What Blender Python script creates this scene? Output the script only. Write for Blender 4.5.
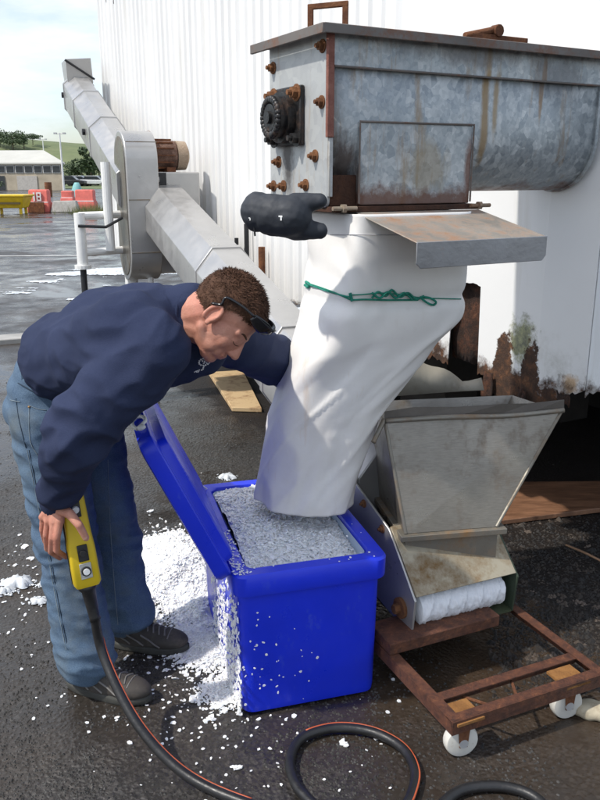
import bpy, bmesh, math, random
from mathutils import Vector, Matrix, noise
from mathutils.bvhtree import BVHTree
V = Vector
random.seed(7)
sc = bpy.context.scene
for o in list(bpy.data.objects): bpy.data.objects.remove(o)
col = sc.collection
R = math.radians

# ---------------- camera, world, sun, exposure ----------------
PITCH = R(16.0); CAMZ = 1.6; FPX = 785.0
cd = bpy.data.cameras.new('camera'); cam = bpy.data.objects.new('camera', cd); col.objects.link(cam)
cam.location = (0, 0, CAMZ); cam.rotation_euler = (R(90)-PITCH, 0, 0)
cd.sensor_fit = 'VERTICAL'; cd.sensor_height = 24; cd.lens = FPX/800*24
cd.clip_start = .05; cd.clip_end = 5000
sc.camera = cam
SUN_EL = R(54); SUNH = V((-.91, -.41, 0)).normalized()
SUND = V((SUNH.x*math.cos(SUN_EL), SUNH.y*math.cos(SUN_EL), math.sin(SUN_EL)))
w = bpy.data.worlds.new("World"); sc.world = w; w.use_nodes = True
nt = w.node_tree; nt.nodes.clear()
wo = nt.nodes.new('ShaderNodeOutputWorld'); bg = nt.nodes.new('ShaderNodeBackground')
sky = nt.nodes.new('ShaderNodeTexSky'); sky.sky_type = 'NISHITA'; sky.sun_disc = False
sky.sun_elevation = SUN_EL; sky.sun_rotation = math.atan2(SUNH.x, SUNH.y)
sky.air_density = 1.0; sky.dust_density = 1.5; sky.ozone_density = 1.6
tc = nt.nodes.new('ShaderNodeTexCoord'); mp = nt.nodes.new('ShaderNodeMapping'); mp.inputs['Scale'].default_value = (1, 1, 3.2)
n1 = nt.nodes.new('ShaderNodeTexNoise'); n1.inputs['Scale'].default_value = 2.3; n1.inputs['Detail'].default_value = 9; n1.inputs['Roughness'].default_value = .6
n1.inputs['Distortion'].default_value = .3
cr = nt.nodes.new('ShaderNodeValToRGB'); cr.color_ramp.elements[0].position = .40; cr.color_ramp.elements[1].position = .62
cr.color_ramp.elements[0].color = (.12, .12, .12, 1); cr.color_ramp.elements[1].color = (1, 1, 1, 1)
mx = nt.nodes.new('ShaderNodeMix'); mx.data_type = 'RGBA'; mx.inputs[7].default_value = (5.0, 5.25, 5.55, 1)
nt.links.new(tc.outputs['Generated'], mp.inputs[0]); nt.links.new(mp.outputs[0], n1.inputs['Vector'])
nt.links.new(n1.outputs[0], cr.inputs[0]); nt.links.new(cr.outputs[0], mx.inputs[0]); nt.links.new(sky.outputs[0], mx.inputs[6])
nt.links.new(mx.outputs[2], bg.inputs[0]); bg.inputs[1].default_value = .15
nt.links.new(bg.outputs[0], wo.inputs[0])
sl = bpy.data.lights.new('sun', 'SUN'); sl.energy = 2.7; sl.angle = R(1.4); sl.color = (1, .955, .88)
so = bpy.data.objects.new('sun', sl); so.rotation_euler = SUND.to_track_quat('Z', 'Y').to_euler(); so.location = (-6, -5, 8); col.objects.link(so)
sc.view_settings.view_transform = 'Standard'; sc.view_settings.look = 'None'; sc.view_settings.gamma = 1
sc.view_settings.exposure = .52

# ---------------- helpers ----------------
cp, sp = math.cos(PITCH), math.sin(PITCH)
CAM = V((0, 0, CAMZ))
def ray(px, py):
    x = (px-300)/FPX; u = (400-py)/FPX
    return V((x, cp+u*sp, -sp+u*cp))
def P(px, py, Y): d = ray(px, py); return CAM+d*(Y/d.y)
def G(px, py, z=0): d = ray(px, py); return CAM+d*((z-CAMZ)/d.z)
def RP(px, py, p0, n): d = ray(px, py); return CAM+d*((p0-CAM).dot(n)/d.dot(n))
def dirs(a): a = R(a); return V((math.cos(a), math.sin(a), 0)), V((-math.sin(a), math.cos(a), 0))
Z = V((0, 0, 1))
def F(o, u, v, w=Z): return lambda a, b, c: V(o)+u*a+v*b+w*c
def fbm(p, o=4): return noise.fractal(p, 1.0, 2.0, o)

class MB:
    def __init__(s): s.v = []; s.f = []
    def add(s, vs, fs):
        b = len(s.v); s.v += [V(x) for x in vs]; s.f += [tuple(i+b for i in f) for f in fs]; return s
    def hexa(s, p):   # 8 corners: bottom 4 ccw, top 4
        return s.add(p, [(3, 2, 1, 0), (4, 5, 6, 7), (0, 1, 5, 4), (1, 2, 6, 5), (2, 3, 7, 6), (3, 0, 4, 7)])
    def box(s, fr, a0, a1, b0, b1, c0, c1):
        return s.hexa([fr(a0, b0, c0), fr(a1, b0, c0), fr(a1, b1, c0), fr(a0, b1, c0), fr(a0, b0, c1), fr(a1, b0, c1), fr(a1, b1, c1), fr(a0, b1, c1)])
    def loft(s, rings, cap0=True, cap1=True, closed=True):
        n = len(rings[0]); vs = [p for r in rings for p in r]; fs = []
        for i in range(len(rings)-1):
            for j in range(n if closed else n-1):
                k = (j+1) % n; fs.append((i*n+j, i*n+k, (i+1)*n+k, (i+1)*n+j))
        if cap0: fs.append(tuple(reversed(range(n))))
        if cap1: fs.append(tuple((len(rings)-1)*n+j for j in range(n)))
        return s.add(vs, fs)
    def tube(s, pts, r, n=10, cap=True, prof=None):
        pts = [V(p) for p in pts]; rings = []; m = len(pts)
        rr = r if isinstance(r, (list, tuple)) else [r]*m
        up = None
        for i, p in enumerate(pts):
            t = (pts[min(i+1, m-1)]-pts[max(i-1, 0)]).normalized()
            if up is None:
                up = V((0, 0, 1)) if abs(t.z) < .9 else V((1, 0, 0))
            s1 = t.cross(up).normalized(); up = s1.cross(t).normalized()
            rings.append([p+(s1*math.cos(2*math.pi*k/n)+up*math.sin(2*math.pi*k/n))*rr[i] for k in range(n)])
        return s.loft(rings, cap, cap)
    def ell(s, c, rad, rot=None, nu=20, nv=12):
        c = V(c); rings = []
        M3 = rot or Matrix.Identity(3)
        for i in range(1, nv):
            a = math.pi*i/nv
            rings.append([c+M3@V((rad[0]*math.sin(a)*math.cos(2*math.pi*k/nu), rad[1]*math.sin(a)*math.sin(2*math.pi*k/nu), -rad[2]*math.cos(a))) for k in range(nu)])
        return s.loft(rings)
    def cap(s, a, b, ra, rb=None, n=14):   # round ended tapered limb
        a = V(a); b = V(b); rb = ra if rb is None else rb; d = (b-a)
        L = d.length; d = d.normalized(); pts = []; rs = []
        for k in range(5): t = math.pi/2*k/5; pts.append(a-d*ra*math.cos(t)); rs.append(max(ra*math.sin(t), ra*.05))
        for k in range(5): pts.append(a.lerp(b, k/4)); rs.append(ra+(rb-ra)*k/4)
        for k in range(1, 6): t = math.pi/2*k/5; pts.append(b+d*rb*math.sin(t)); rs.append(max(rb*math.cos(t), rb*.05))
        return s.tube(pts, rs, n)
    def disc(s, c, ax, r, h, n=20, r2=None):
        c = V(c); ax = V(ax).normalized(); return s.tube([c, c+ax*h], [r, r if r2 is None else r2], n)
    def prism(s, poly, ext):
        e = V(ext); return s.loft([[V(p) for p in poly], [V(p)+e for p in poly]])
    def mesh(s, name):
        me = bpy.data.meshes.new(name); me.from_pydata([tuple(x) for x in s.v], [], s.f); me.validate(); me.update()
        bm = bmesh.new(); bm.from_mesh(me); bmesh.ops.recalc_face_normals(bm, faces=bm.faces); bm.to_mesh(me); bm.free()
        return me
    def build(s, name, m, parent=None, smooth=False, bevel=0, local=False, ang=None):
        me = s.mesh(name); return mkobj(name, me, m, parent, smooth, bevel, local, ang)

def mkobj(name, me, m, parent=None, smooth=False, bevel=0, local=False, ang=None):
    o = bpy.data.objects.new(name, me); col.objects.link(o)
    if m: me.materials.append(m)
    if parent:
        o.parent = parent
        if not local: o.matrix_parent_inverse = wm(parent).inverted()
    if smooth or ang:
        for p in me.polygons: p.use_smooth = True
        if ang:
            bm = bmesh.new(); bm.from_mesh(me)
            for e in bm.edges:
                if len(e.link_faces) == 2 and e.calc_face_angle(0) > R(ang): e.smooth = False
            bm.to_mesh(me); bm.free()
    if bevel:
        b = o.modifiers.new('bevel', 'BEVEL'); b.width = bevel; b.segments = 2; b.limit_method = 'ANGLE'; b.angle_limit = R(35)
        b.harden_normals = False
        for p in me.polygons: p.use_smooth = True
        bm = bmesh.new(); bm.from_mesh(me)
        for e in bm.edges:
            if len(e.link_faces) == 2 and e.calc_face_angle(0) > R(50): e.smooth = False
        bm.to_mesh(me); bm.free()
    return o
def wm(o):
    m = Matrix.LocRotScale(o.location, o.rotation_euler, o.scale)
    return (wm(o.parent) @ o.matrix_parent_inverse @ m) if o.parent else m
def tag(o, label=None, cat=None, group=None, kind=None):
    if label: o['label'] = label
    if cat: o['category'] = cat
    if group: o['group'] = group
    if kind: o['kind'] = kind
    return o
def thing(name, label, cat, loc=(0, 0, 0), rz=0, group=None):
    o = bpy.data.objects.new(name, None); col.objects.link(o); o.location = loc; o.rotation_euler = (0, 0, rz); o.empty_display_size = .1
    return tag(o, label, cat, group)
def copy_tree(o, parent=None):
    c = o.copy(); col.objects.link(c); c.parent = parent
    for ch in [x for x in bpy.data.objects if x.parent == o]: copy_tree(ch, c)
    return c
def bake(mb, voxel, sm=6, fn=None, sf=.6):
    me = mb.mesh('tmp'); o = bpy.data.objects.new('tmp', me); col.objects.link(o)
    r = o.modifiers.new('r', 'REMESH'); r.mode = 'VOXEL'; r.voxel_size = voxel
    if sm: q = o.modifiers.new('s', 'SMOOTH'); q.iterations = sm; q.factor = sf
    dg = bpy.context.evaluated_depsgraph_get(); out = bpy.data.meshes.new_from_object(o.evaluated_get(dg))
    bpy.data.objects.remove(o); bpy.data.meshes.remove(me)
    if fn:
        vs = out.vertices; nn = [v.normal.copy() for v in vs]
        for v, n in zip(vs, nn): v.co = v.co+n*fn(v.co, n)
        out.update()
    for p in out.polygons: p.use_smooth = True
    return out
def bvh(me):
    return BVHTree.FromPolygons([v.co.copy() for v in me.vertices], [tuple(p.vertices) for p in me.polygons])
def cmr(pts, n=8):
    pts = [V(p) for p in pts]; q = [pts[0]*2-pts[1]]+pts+[pts[-1]*2-pts[-2]]; out = []
    for i in range(1, len(q)-2):
        for k in range(n):
            t = k/n; a, b, c, d = q[i-1:i+3]
            out.append(.5*((2*b)+(c-a)*t+(2*a-5*b+4*c-d)*t*t+(3*b-a-3*c+d)*t**3))
    return out+[pts[-1]]

# ---------------- materials ----------------
class NT:
    def __init__(s, name):
        s.m = bpy.data.materials.new(name); s.m.use_nodes = True; s.t = s.m.node_tree; s.b = s.t.nodes['Principled BSDF']
        s.tc = s.t.nodes.new('ShaderNodeTexCoord'); s.co = s.tc.outputs['Object']
    def n(s, ty, **k):
        x = s.t.nodes.new(ty)
        for a, b in k.items(): setattr(x, a, b)
        return x
    def l(s, a, b):
        if hasattr(a, 'is_output') or hasattr(a, 'links'): s.t.links.new(a, b)
        else: b.default_value = a
    def map(s, sc_=(1, 1, 1), rot=(0, 0, 0), loc=(0, 0, 0)):
        m = s.n('ShaderNodeMapping'); m.inputs['Scale'].default_value = sc_; m.inputs['Rotation'].default_value = rot; m.inputs['Location'].default_value = loc
        s.l(s.co, m.inputs[0]); return m.outputs[0]
    def noise(s, scale, detail=6, rough=.55, vec=None, dist=0):
        x = s.n('ShaderNodeTexNoise'); x.inputs['Scale'].default_value = scale; x.inputs['Detail'].default_value = detail
        x.inputs['Roughness'].default_value = rough; x.inputs['Distortion'].default_value = dist; s.l(vec or s.co, x.inputs['Vector']); return x.outputs[0]
    def vor(s, scale, vec=None, out='Distance', feat='F1', rnd=1):
        x = s.n('ShaderNodeTexVoronoi'); x.feature = feat; x.inputs['Scale'].default_value = scale; x.inputs['Randomness'].default_value = rnd
        s.l(vec or s.co, x.inputs['Vector']); return x.outputs[out]
    def ramp(s, v, pts):
        x = s.n('ShaderNodeValToRGB'); e = x.color_ramp.elements
        while len(e) < len(pts): e.new(.5)
        for q, (p, c) in zip(e, pts):
            q.position = p; q.color = (c, c, c, 1) if not hasattr(c, '__len__') else (*c, 1)
        s.l(v, x.inputs[0]); return x.outputs[0]
    def mix(s, f, a, b, mode='MIX'):
        x = s.n('ShaderNodeMix', data_type='RGBA', blend_type=mode)
        s.l(f, x.inputs[0])
        for v, i in ((a, 6), (b, 7)):
            if hasattr(v, '__len__') and not hasattr(v, 'links'): x.inputs[i].default_value = (*v, 1)
            else: s.l(v, x.inputs[i])
        return x.outputs[2]
    def math(s, op, a, b=0, clamp=False):
        x = s.n('ShaderNodeMath', operation=op, use_clamp=clamp); s.l(a, x.inputs[0]); s.l(b, x.inputs[1]); return x.outputs[0]
    def sep(s, vec=None):
        x = s.n('ShaderNodeSeparateXYZ'); s.l(vec or s.co, x.inputs[0]); return x.outputs
    def fin(s, col_=None, rough=None, metal=None, bump=None, bd=.01, bs=.5, spec=None):
        b = s.b.inputs
        if col_ is not None:
            if hasattr(col_, '__len__') and not hasattr(col_, 'links'): b['Base Color'].default_value = (*col_, 1)
            else: s.l(col_, b['Base Color'])
        if rough is not None: s.l(rough, b['Roughness'])
        if metal is not None: s.l(metal, b['Metallic'])
        if spec is not None: s.l(spec, b['Specular IOR Level'])
        if bump is not None:
            x = s.n('ShaderNodeBump'); x.inputs['Strength'].default_value = bs; x.inputs['Distance'].default_value = bd
            s.l(bump, x.inputs['Height']); s.t.links.new(x.outputs[0], b['Normal'])
        return s.m
def simple(name, c, rough=.6, metal=0, var=.15, scale=6, bump=.002, bscale=60, rv=.1):
    n = NT(name); a = n.noise(scale, 7, .6); c0 = tuple(x*(1-var) for x in c); c1 = tuple(min(x*(1+var), 1) for x in c)
    cc = n.ramp(a, [(.3, c0), (.7, c1)]); r = n.ramp(n.noise(scale*2.3, 5), [(.3, max(rough-rv, .03)), (.7, min(rough+rv, 1))])
    return n.fin(cc, r, metal, n.noise(bscale, 5), bump, .6)
RUST = [(.25, (.055, .022, .012)), (.45, (.16, .06, .028)), (.6, (.27, .11, .045)), (.78, (.38, .2, .09))]
def m_rust(name='rust', pts=RUST, rough=.85, sc_=14):
    n = NT(name); a = n.noise(sc_, 10, .78, dist=.4); c = n.ramp(a, pts)
    return n.fin(c, rough, .1, n.noise(70, 9, .8), .010, 1)
def m_stain(name, base, rough, metal, stain=(.22, .1, .035), amt=(.58, .72), sscale=5, sstr=(1, 1, .35), bump=.0015, brush=None, dirt=.7, second=None):
    """metal or paint with rusty streaks that run down"""
    n = NT(name); v = n.map(sstr); s1 = n.noise(sscale, 9, .68, v); s2 = n.noise(sscale*5, 6, .7)
    f = n.ramp(n.mix(.3, s1, s2), [(amt[0], 0.0), (amt[1], 1.0)])
    cl = n.noise(2.5, 8, .6); bc = n.mix(n.ramp(cl, [(.35, 0.0), (.7, 1.0)]), base, tuple(x*dirt for x in base))
    if brush: bv = n.noise(brush[0], 4, .6, n.map(brush[1], brush[2])); bc = n.mix(.18, bc, n.ramp(bv, [(.3, .25), (.7, .95)]), 'OVERLAY')
    c = n.mix(f, bc, stain)
    r = n.mix(f, n.ramp(n.noise(9, 7), [(.3, max(rough-.12, .05)), (.7, min(1, rough+.12))]), (.9, .9, .9))
    mt = n.math('MULTIPLY', n.math('SUBTRACT', 1.0, f), metal)
    return n.fin(c, r, mt, n.noise(30, 7, .6), bump, .6)
# ================= SETTING =================
WA, VA = dirs(28.8)          # axis into the container wall, direction along the wall (away)
UM, VM = dirs(24.0)          # conveyor machine
UB, VB = dirs(16.0)          # cool box
CC = V((1.03, 2.80, 0))      # near corner of the container
NW = -WA
def gh(x, y):                # gentle relief of the yard
    return .004*fbm(V((x*1.1, y*1.1, 0)), 3)+.002*noise.noise(V((x*6, y*6, 3)))
# asphalt
n = NT('wet_asphalt'); pos = n.sep()
agg = n.ramp(n.vor(85, feat='SMOOTH_F1'), [(0, 1.0), (.75, 0.0)]); agg2 = n.noise(150, 6, .7); big = n.noise(.55, 7, .62, dist=.5); mid = n.noise(3.2, 8, .65)
stone = n.ramp(n.vor(95, out='Color'), [(.2, (.018, .017, .016)), (.6, (.038, .035, .032)), (.9, (.10, .09, .082))])
basec = n.mix(n.ramp(mid, [(.35, 0.0), (.7, 1.0)]), (.024, .022, .020), (.050, .044, .038))
c1 = n.mix(.55, basec, stone)
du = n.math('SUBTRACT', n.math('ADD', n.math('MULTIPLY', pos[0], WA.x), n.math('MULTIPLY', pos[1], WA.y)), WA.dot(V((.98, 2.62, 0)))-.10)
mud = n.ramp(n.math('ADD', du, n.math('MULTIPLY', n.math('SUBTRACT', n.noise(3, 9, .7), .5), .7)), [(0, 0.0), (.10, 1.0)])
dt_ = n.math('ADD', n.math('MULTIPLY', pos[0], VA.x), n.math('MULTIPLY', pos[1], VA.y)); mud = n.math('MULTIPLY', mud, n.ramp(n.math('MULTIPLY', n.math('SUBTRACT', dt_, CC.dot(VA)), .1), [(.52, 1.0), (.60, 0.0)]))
wet = n.ramp(n.mix(.35, big, mid), [(.44, 0.0), (.56, 1.0)])
brown = n.ramp(n.noise(1.3, 7, .6), [(.42, 0.0), (.62, 1.0)])
dx = n.math('SUBTRACT', pos[0], .75); dy = n.math('SUBTRACT', pos[1], 2.5); rr_ = n.math('SQRT', n.math('ADD', n.math('MULTIPLY', dx, dx), n.math('MULTIPLY', dy, dy)))
rw = n.ramp(n.math('ADD', rr_, n.math('MULTIPLY', n.math('SUBTRACT', n.noise(2.2, 7, .65), .5), 1.3)), [(.35, 1.0), (1.0, 0.0)])
c2 = n.mix(n.math('MULTIPLY', brown, .5), c1, (.060, .043, .028)); c2 = n.mix(n.math('MULTIPLY', rw, .75), c2, (.062, .038, .021))
c3 = n.mix(n.math('MULTIPLY', wet, .45), c2, (.016, .014, .013))
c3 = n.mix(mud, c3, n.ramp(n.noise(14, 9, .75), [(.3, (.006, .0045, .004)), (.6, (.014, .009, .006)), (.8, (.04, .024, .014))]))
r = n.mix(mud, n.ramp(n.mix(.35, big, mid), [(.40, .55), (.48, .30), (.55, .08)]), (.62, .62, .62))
far_ = n.ramp(n.math('MULTIPLY', pos[1], .1), [(.30, 0.0), (.7, .55)])
bh = n.mix(n.math('MAXIMUM', n.math('MULTIPLY', wet, .92), far_), n.mix(.4, agg, agg2), (.5, .5, .5))
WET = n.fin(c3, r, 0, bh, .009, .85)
m = MB(); xs = sorted(set([-900, -400, -150, -60, -30, -15, -8]+[-4+.05*i for i in range(141)]+[6, 12, 30, 80, 200, 500, 900]))
ys = sorted(set([-300, -60, -10, -2, .5]+[1+.05*i for i in range(100)]+[7, 9, 12, 16, 22, 30, 45, 70, 110, 200, 400, 900, 1500]))
for y in ys:
    for x in xs: m.v.append(V((x, y, gh(x, y) if -5 < x < 4 and y < 7 else 0)))
nx = len(xs)
for j in range(len(ys)-1):
    for i in range(nx-1): m.f.append((j*nx+i, j*nx+i+1, (j+1)*nx+i+1, (j+1)*nx+i))
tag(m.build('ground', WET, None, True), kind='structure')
# coarse aggregate standing proud of the tarmac in the foreground
m = MB()
for i in range(17000):
    px = random.uniform(-60, 560); py = random.choice([random.uniform(640, 830), random.uniform(430, 830)]) if random.random() < .8 else random.uniform(380, 640)
    if px > 380 and random.random() < .6: continue
    g = G(px, py); k = fbm(V((g.x*1.6, g.y*1.6, 9)), 3)
    if k < -.12 and random.random() < .85: continue
    s = random.uniform(.003, .0075); z = gh(g.x, g.y); a0 = random.random()*6.3; ring = []; 
    for q in range(5): a = a0+q*1.257; rr = s*random.uniform(.7, 1.2); ring.append(V((g.x+rr*math.cos(a), g.y+rr*math.sin(a), z-.001)))
    m.add(ring+[V((g.x, g.y, z+s*random.uniform(.35, .8)))], [(q, (q+1) % 5, 5) for q in range(5)])
n = NT('asphalt_stone'); cc = n.ramp(n.vor(60, out='Color'), [(.2, (.016, .015, .014)), (.7, (.04, .037, .034)), (.97, (.09, .085, .08))])
tag(m.build('gravel_aggregate', n.fin(cc, .75, 0), None), 'loose dark grit standing proud of the wet tarmac in the foreground', 'gravel', kind='stuff')

# grass verge and hill far behind
n = NT('hill_grass'); a = n.noise(.018, 9, .65); b2 = n.noise(.2, 8, .7)
cc = n.mix(.4, n.ramp(a, [(.35, (.09, .12, .05)), (.5, (.15, .17, .08)), (.65, (.21, .21, .11))]), n.ramp(b2, [(.3, (.04, .07, .02)), (.7, (.16, .2, .07))]))
GRASS = n.fin(cc, .9, 0)
def hillz(x, y):
    k = (x+170)/190
    prof = 21*math.exp(-((x+265)/125)**2)+9*math.exp(-((x+60)/110)**2)+14*math.exp(-((x-330)/200)**2)+14*math.exp(-((x+520)/180)**2)
    prof += 3*fbm(V((x*.012, y*.01, 0)), 4)
    t = (y-330)/150; s = max(0, min(1, t)); s = s*s*(3-2*s); t2 = max(0, min(1, (y-560)/400)); s *= (1-t2*t2*(3-2*t2))
    return prof*1.12*s*1.25+1.3*fbm(V((x*.05, y*.05, 5)), 4)*s - .3*(1-s)
m = MB(); XS = [-900+15*i for i in range(121)]; YS = [330+15*i for i in range(45)]
for y in YS:
    for x in XS: m.v.append(V((x, y, hillz(x, y))))
for j in range(len(YS)-1):
    for i in range(120): m.f.append((j*121+i, j*121+i+1, (j+1)*121+i+1, (j+1)*121+i))
tag(m.build('hill', GRASS, None, True), kind='structure')
m = MB().add([(-500, 95, .02), (500, 95, .02), (700, 345, .02), (-700, 345, .02)], [(0, 1, 2, 3)])
tag(m.build('grass_field', GRASS), kind='structure')

# ---- far things ----
WHT = simple('white_paint', (.78, .78, .76), .5, 0, .08, 3)
ROOFM = simple('pale_roof', (.5, .49, .44), .6, 0, .08, .5)
BRK = simple('cream_wall', (.42, .36, .27), .85, 0, .15, 1.2)
DGL = simple('dark_glass', (.03, .035, .04), .2, 0, .2, 2)
STEEL = simple('pole_steel', (.5, .5, .5), .5, .3)
b0 = P(67, 189, 88); t = thing('warehouse', 'long low cream warehouse with pale roof and window band, beyond the yard', 'building', (b0.x, b0.y, 0))
fr = F((b0.x, b0.y, 0), V((-1, .12, 0)).normalized(), V((-.36, 1, 0)).normalized())
m = MB(); m.box(fr, .3, 26, .3, 12, 0, 1.75); m.box(fr, .35, 26, .4, 12, 1.75, 2.75); m.build('wall', BRK, t)
m = MB(); m.prism([fr(0, 0, 2.65), fr(0, 12.3, 2.65), fr(0, 12.3, 2.85), fr(1.6, 6, 4.35), fr(0, 0, 2.85)], fr(26.5, 0, 0)-fr(0, 0, 0)); 
rf = MB(); rf.loft([[fr(0, 0, 2.7), fr(0, 12.3, 2.7), fr(0, 12.3, 2.85), fr(2, 6, 4.3), fr(2, 5.9, 4.3), fr(0, 0, 2.85)], [fr(26.5, 0, 2.7), fr(26.5, 12.3, 2.7), fr(26.5, 12.3, 2.85), fr(26.5, 6, 4.3), fr(26.5, 5.9, 4.3), fr(26.5, 0, 2.85)]])
rf.build('roof', ROOFM, t)
for k in range(24):
    a = .55+k*1.05
    w_ = MB().box(fr, a, a+.95, .24, .32, 1.8, 2.6).build('window', WHT, t)
    MB().box(fr, a+.06, a+.89, .2, .24, 1.86, 2.54).build('pane', DGL, w_)
MB().box(fr, 3.3, 5.6, .2, .3, .02, 1.5).build('door', simple('grey_door', (.45, .42, .38), .6), t)
MB().box(fr, 7, 8, .2, .3, .02, 1.5).build('door', DGL, t)
def lamp(px, ytop, Y, h, label):
    g = P(px, 190, Y); t = thing('lamp_post', label, 'lamp post', (g.x, g.y, 0), group='lamp posts beyond the yard')
    MB().tube([(g.x, g.y, 0), (g.x, g.y, h)], [.13, .07], 10).build('pole', WHT, t)
    MB().tube([(g.x-.55, g.y, h-.06), (g.x+.55, g.y, h-.06)], .05, 6).build('crossarm', STEEL, t)
    for s in (-.6, .35): MB().box(F((g.x, g.y, h), V((1, 0, 0)), V((0, 1, 0))), s, s+.3, -.15, .15, -.12, .05).build('lamp_head', STEEL, t)
lamp(64, 133, 88, P(64, 133, 88).z, 'tall white lamp post at the right end of the warehouse')
lamp(47, 140, 135, P(47, 139, 135).z, 'thinner lamp post rising behind the warehouse roof')
# yard bins and blocks
REDP = simple('faded_red_plastic', (.62, .13, .1), .6, 0, .2, 4); 
YEL = simple('yellow_paint', (.75, .5, .02), .45, 0, .15, 4)
CONC = simple('concrete', (.4, .38, .35), .9, 0, .2, 5)
RUSTM = m_rust()
def barrier(px0, px1, py0, py1, label, digits=None, rusty=False):
    c = G((px0+px1)/2, py1); k = c.y*.961/FPX; wd = (px1-px0)*k; h = (py1-py0)*k
    t = thing('plastic_barrier', label, 'barrier', (c.x, c.y, 0), group='faded red barriers across the yard')
    fr = F((c.x, c.y, 0), V((1, 0, 0)), V((0, 1, 0)))
    m = MB(); rings = []
    for a, wf, df in ((0, 1, .7), (h*.35, .98, .66), (h*.5, .86, .5), (h*.93, .86, .5), (h, .8, .42)):
        rings.append([fr(-wd/2*wf, -df/2, a), fr(wd/2*wf, -df/2, a), fr(wd/2*wf, df/2, a), fr(-wd/2*wf, df/2, a)])
    m.loft(rings); m.build('body', REDP, t, bevel=.03)
    MB().box(fr, -wd*.44, wd*.44, -.29, -.2, h*.40, h*.47).build('band', WHT, t)
    if digits:
        s = h*.38; x0 = -wd*.2
        MB().box(fr, x0, x0+s*.2, -.31, -.27, h*.5, h*.5+s).build('digit', WHT, t)
        d = MB(); x1 = x0+s*.4; w2 = s*.55
        for z0, z1 in ((0, .15), (.42, .57), (.85, 1)): d.box(fr, x1, x1+w2, -.31, -.27, h*.5+s*z0, h*.5+s*z1)
        d.box(fr, x1, x1+w2*.25, -.312, -.272, h*.5+s*.1, h*.5+s*.9); d.box(fr, x1+w2*.75, x1+w2, -.312, -.272, h*.5+s*.1, h*.5+s*.9); d.build('digit', WHT, t)
    if rusty: MB().box(fr, -wd*.4, wd*.3, -.5, -.36, 0.01, h*.45).build('skirt', RUSTM, t)
barrier(30, 52, 190, 212, 'faded red barrier with white number 18, left of the grey block', True, True)
barrier(62, 75, 191, 203, 'small faded red barrier behind the grey block')
barrier(76, 97, 190, 210, 'faded red barrier right of the grey block, beside weeds')
c = G(66, 212); fr = F((c.x, c.y, 0), V((1, 0, 0)), V((0, 1, 0)))
m = MB().loft([[fr(-.62, -.3, 0), fr(.62, -.3, 0), fr(.62, .3, 0), fr(-.62, .3, 0)], [fr(-.5, -.15, .48), fr(.5, -.15, .5), fr(.5, .15, .5), fr(-.5, .15, .48)]])
tag(m.build('concrete_block', CONC, None, bevel=.03), 'pale grey concrete block between the red barriers', 'block')
# yellow boat-like skip
c = G(11, 214); t = thing('yellow_skip', 'yellow open skip on short legs at the left edge of the yard', 'skip', (c.x, c.y, 0)); fr = F((c.x, c.y, 0), V((1, 0, 0)), V((0, 1, 0)))
MB().loft([[fr(-.75, -.3, .25), fr(.6, -.3, .25), fr(.6, .5, .25), fr(-.75, .5, .25)], [fr(-1.0, -.5, .72), fr(.75, -.5, .72), fr(.75, .8, .72), fr(-1, .8, .72)]]).build('hull', YEL, t, bevel=.03)
MB().box(fr, -1.05, .8, -.55, .85, .722, .80).build('rim', YEL, t, bevel=.02)
for a in (-.6, .45):
    for b in (-.25, .4): MB().box(fr, a, a+.1, b, b+.1, 0, .25).build('leg', YEL, t)
MB().box(fr, -.8, .6, -.51, -.45, .42, .5).build('band', simple('dark_band', (.1, .07, .02), .6), t)
# teal covered thing
c = G(78, 200); 
m = MB(); rings = []
for h, r_ in ((0, .5), (.3, .46), (.6, .34), (.9, .24), (1.12, .13)):
    rings.append([V((c.x+r_*(1+.2*math.sin(3*a+h*5))*math.cos(a), c.y+r_*math.sin(a), h)) for a in [k*math.pi/6 for k in range(12)]])
m.loft(rings); tag(m.build('covered_pile', simple('teal_cover', (.2, .42, .42), .6), None, True), 'pale teal shrouded heap between the red barriers', 'covered heap')
c = G(49, 196); t = thing('drum', 'rust brown drum in front of the warehouse', 'drum', (c.x, c.y, 0))
MB().tube([(c.x, c.y, 0), (c.x, c.y, 1.05)], .27, 16).build('body', RUSTM, t, ang=30)
for h in (.35, .7): MB().tube([(c.x, c.y, h), (c.x, c.y, h+.05)], .285, 16).build('hoop', RUSTM, t)
# parked cars far off
CARC = [simple('car_white', (.7, .7, .7), .3), simple('car_silver', (.35, .36, .38), .3, .4), simple('car_blue', (.05, .09, .2), .3), simple('car_dark', (.03, .03, .035), .3)]
TYRE = simple('tyre', (.02, .02, .02), .8)
def car(px, Y, mi, label):
    g = P(px, 185, Y); t = thing('parked_car', label, 'car', (g.x, g.y, 0), group='cars parked far beyond the yard'); fr = F((g.x, g.y, 0), V((1, 0, 0)), V((0, 1, 0)))
    def sec(pts, b): return [fr(a, b, c_) for a, c_ in pts]
    low = [(-2.1, .3), (2.1, .3), (2.15, .75), (1.5, .9), (-1.95, .95), (-2.15, .7)]
    MB().loft([sec(low, -.85), sec(low, .85)]).build('body', CARC[mi], t, bevel=.08)
    cab = [(-1.7, .93), (1.1, .9), (.45, 1.42), (-1.2, 1.45)]
    MB().loft([sec(cab, -.72), sec(cab, .72)]).build('cabin', DGL, t, bevel=.05)
    MB().loft([sec([(-1.2, 1.44), (.45, 1.41), (.4, 1.48), (-1.1, 1.5)], -.68), sec([(-1.2, 1.44), (.45, 1.41), (.4, 1.48), (-1.1, 1.5)], .68)]).build('roof', CARC[mi], t)
    for a in (-1.35, 1.35):
        for b in (-.87, .67): MB().disc(fr(a, b, .32), (0, 1, 0), .32, .2, 14).build('wheel', TYRE, t)
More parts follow.
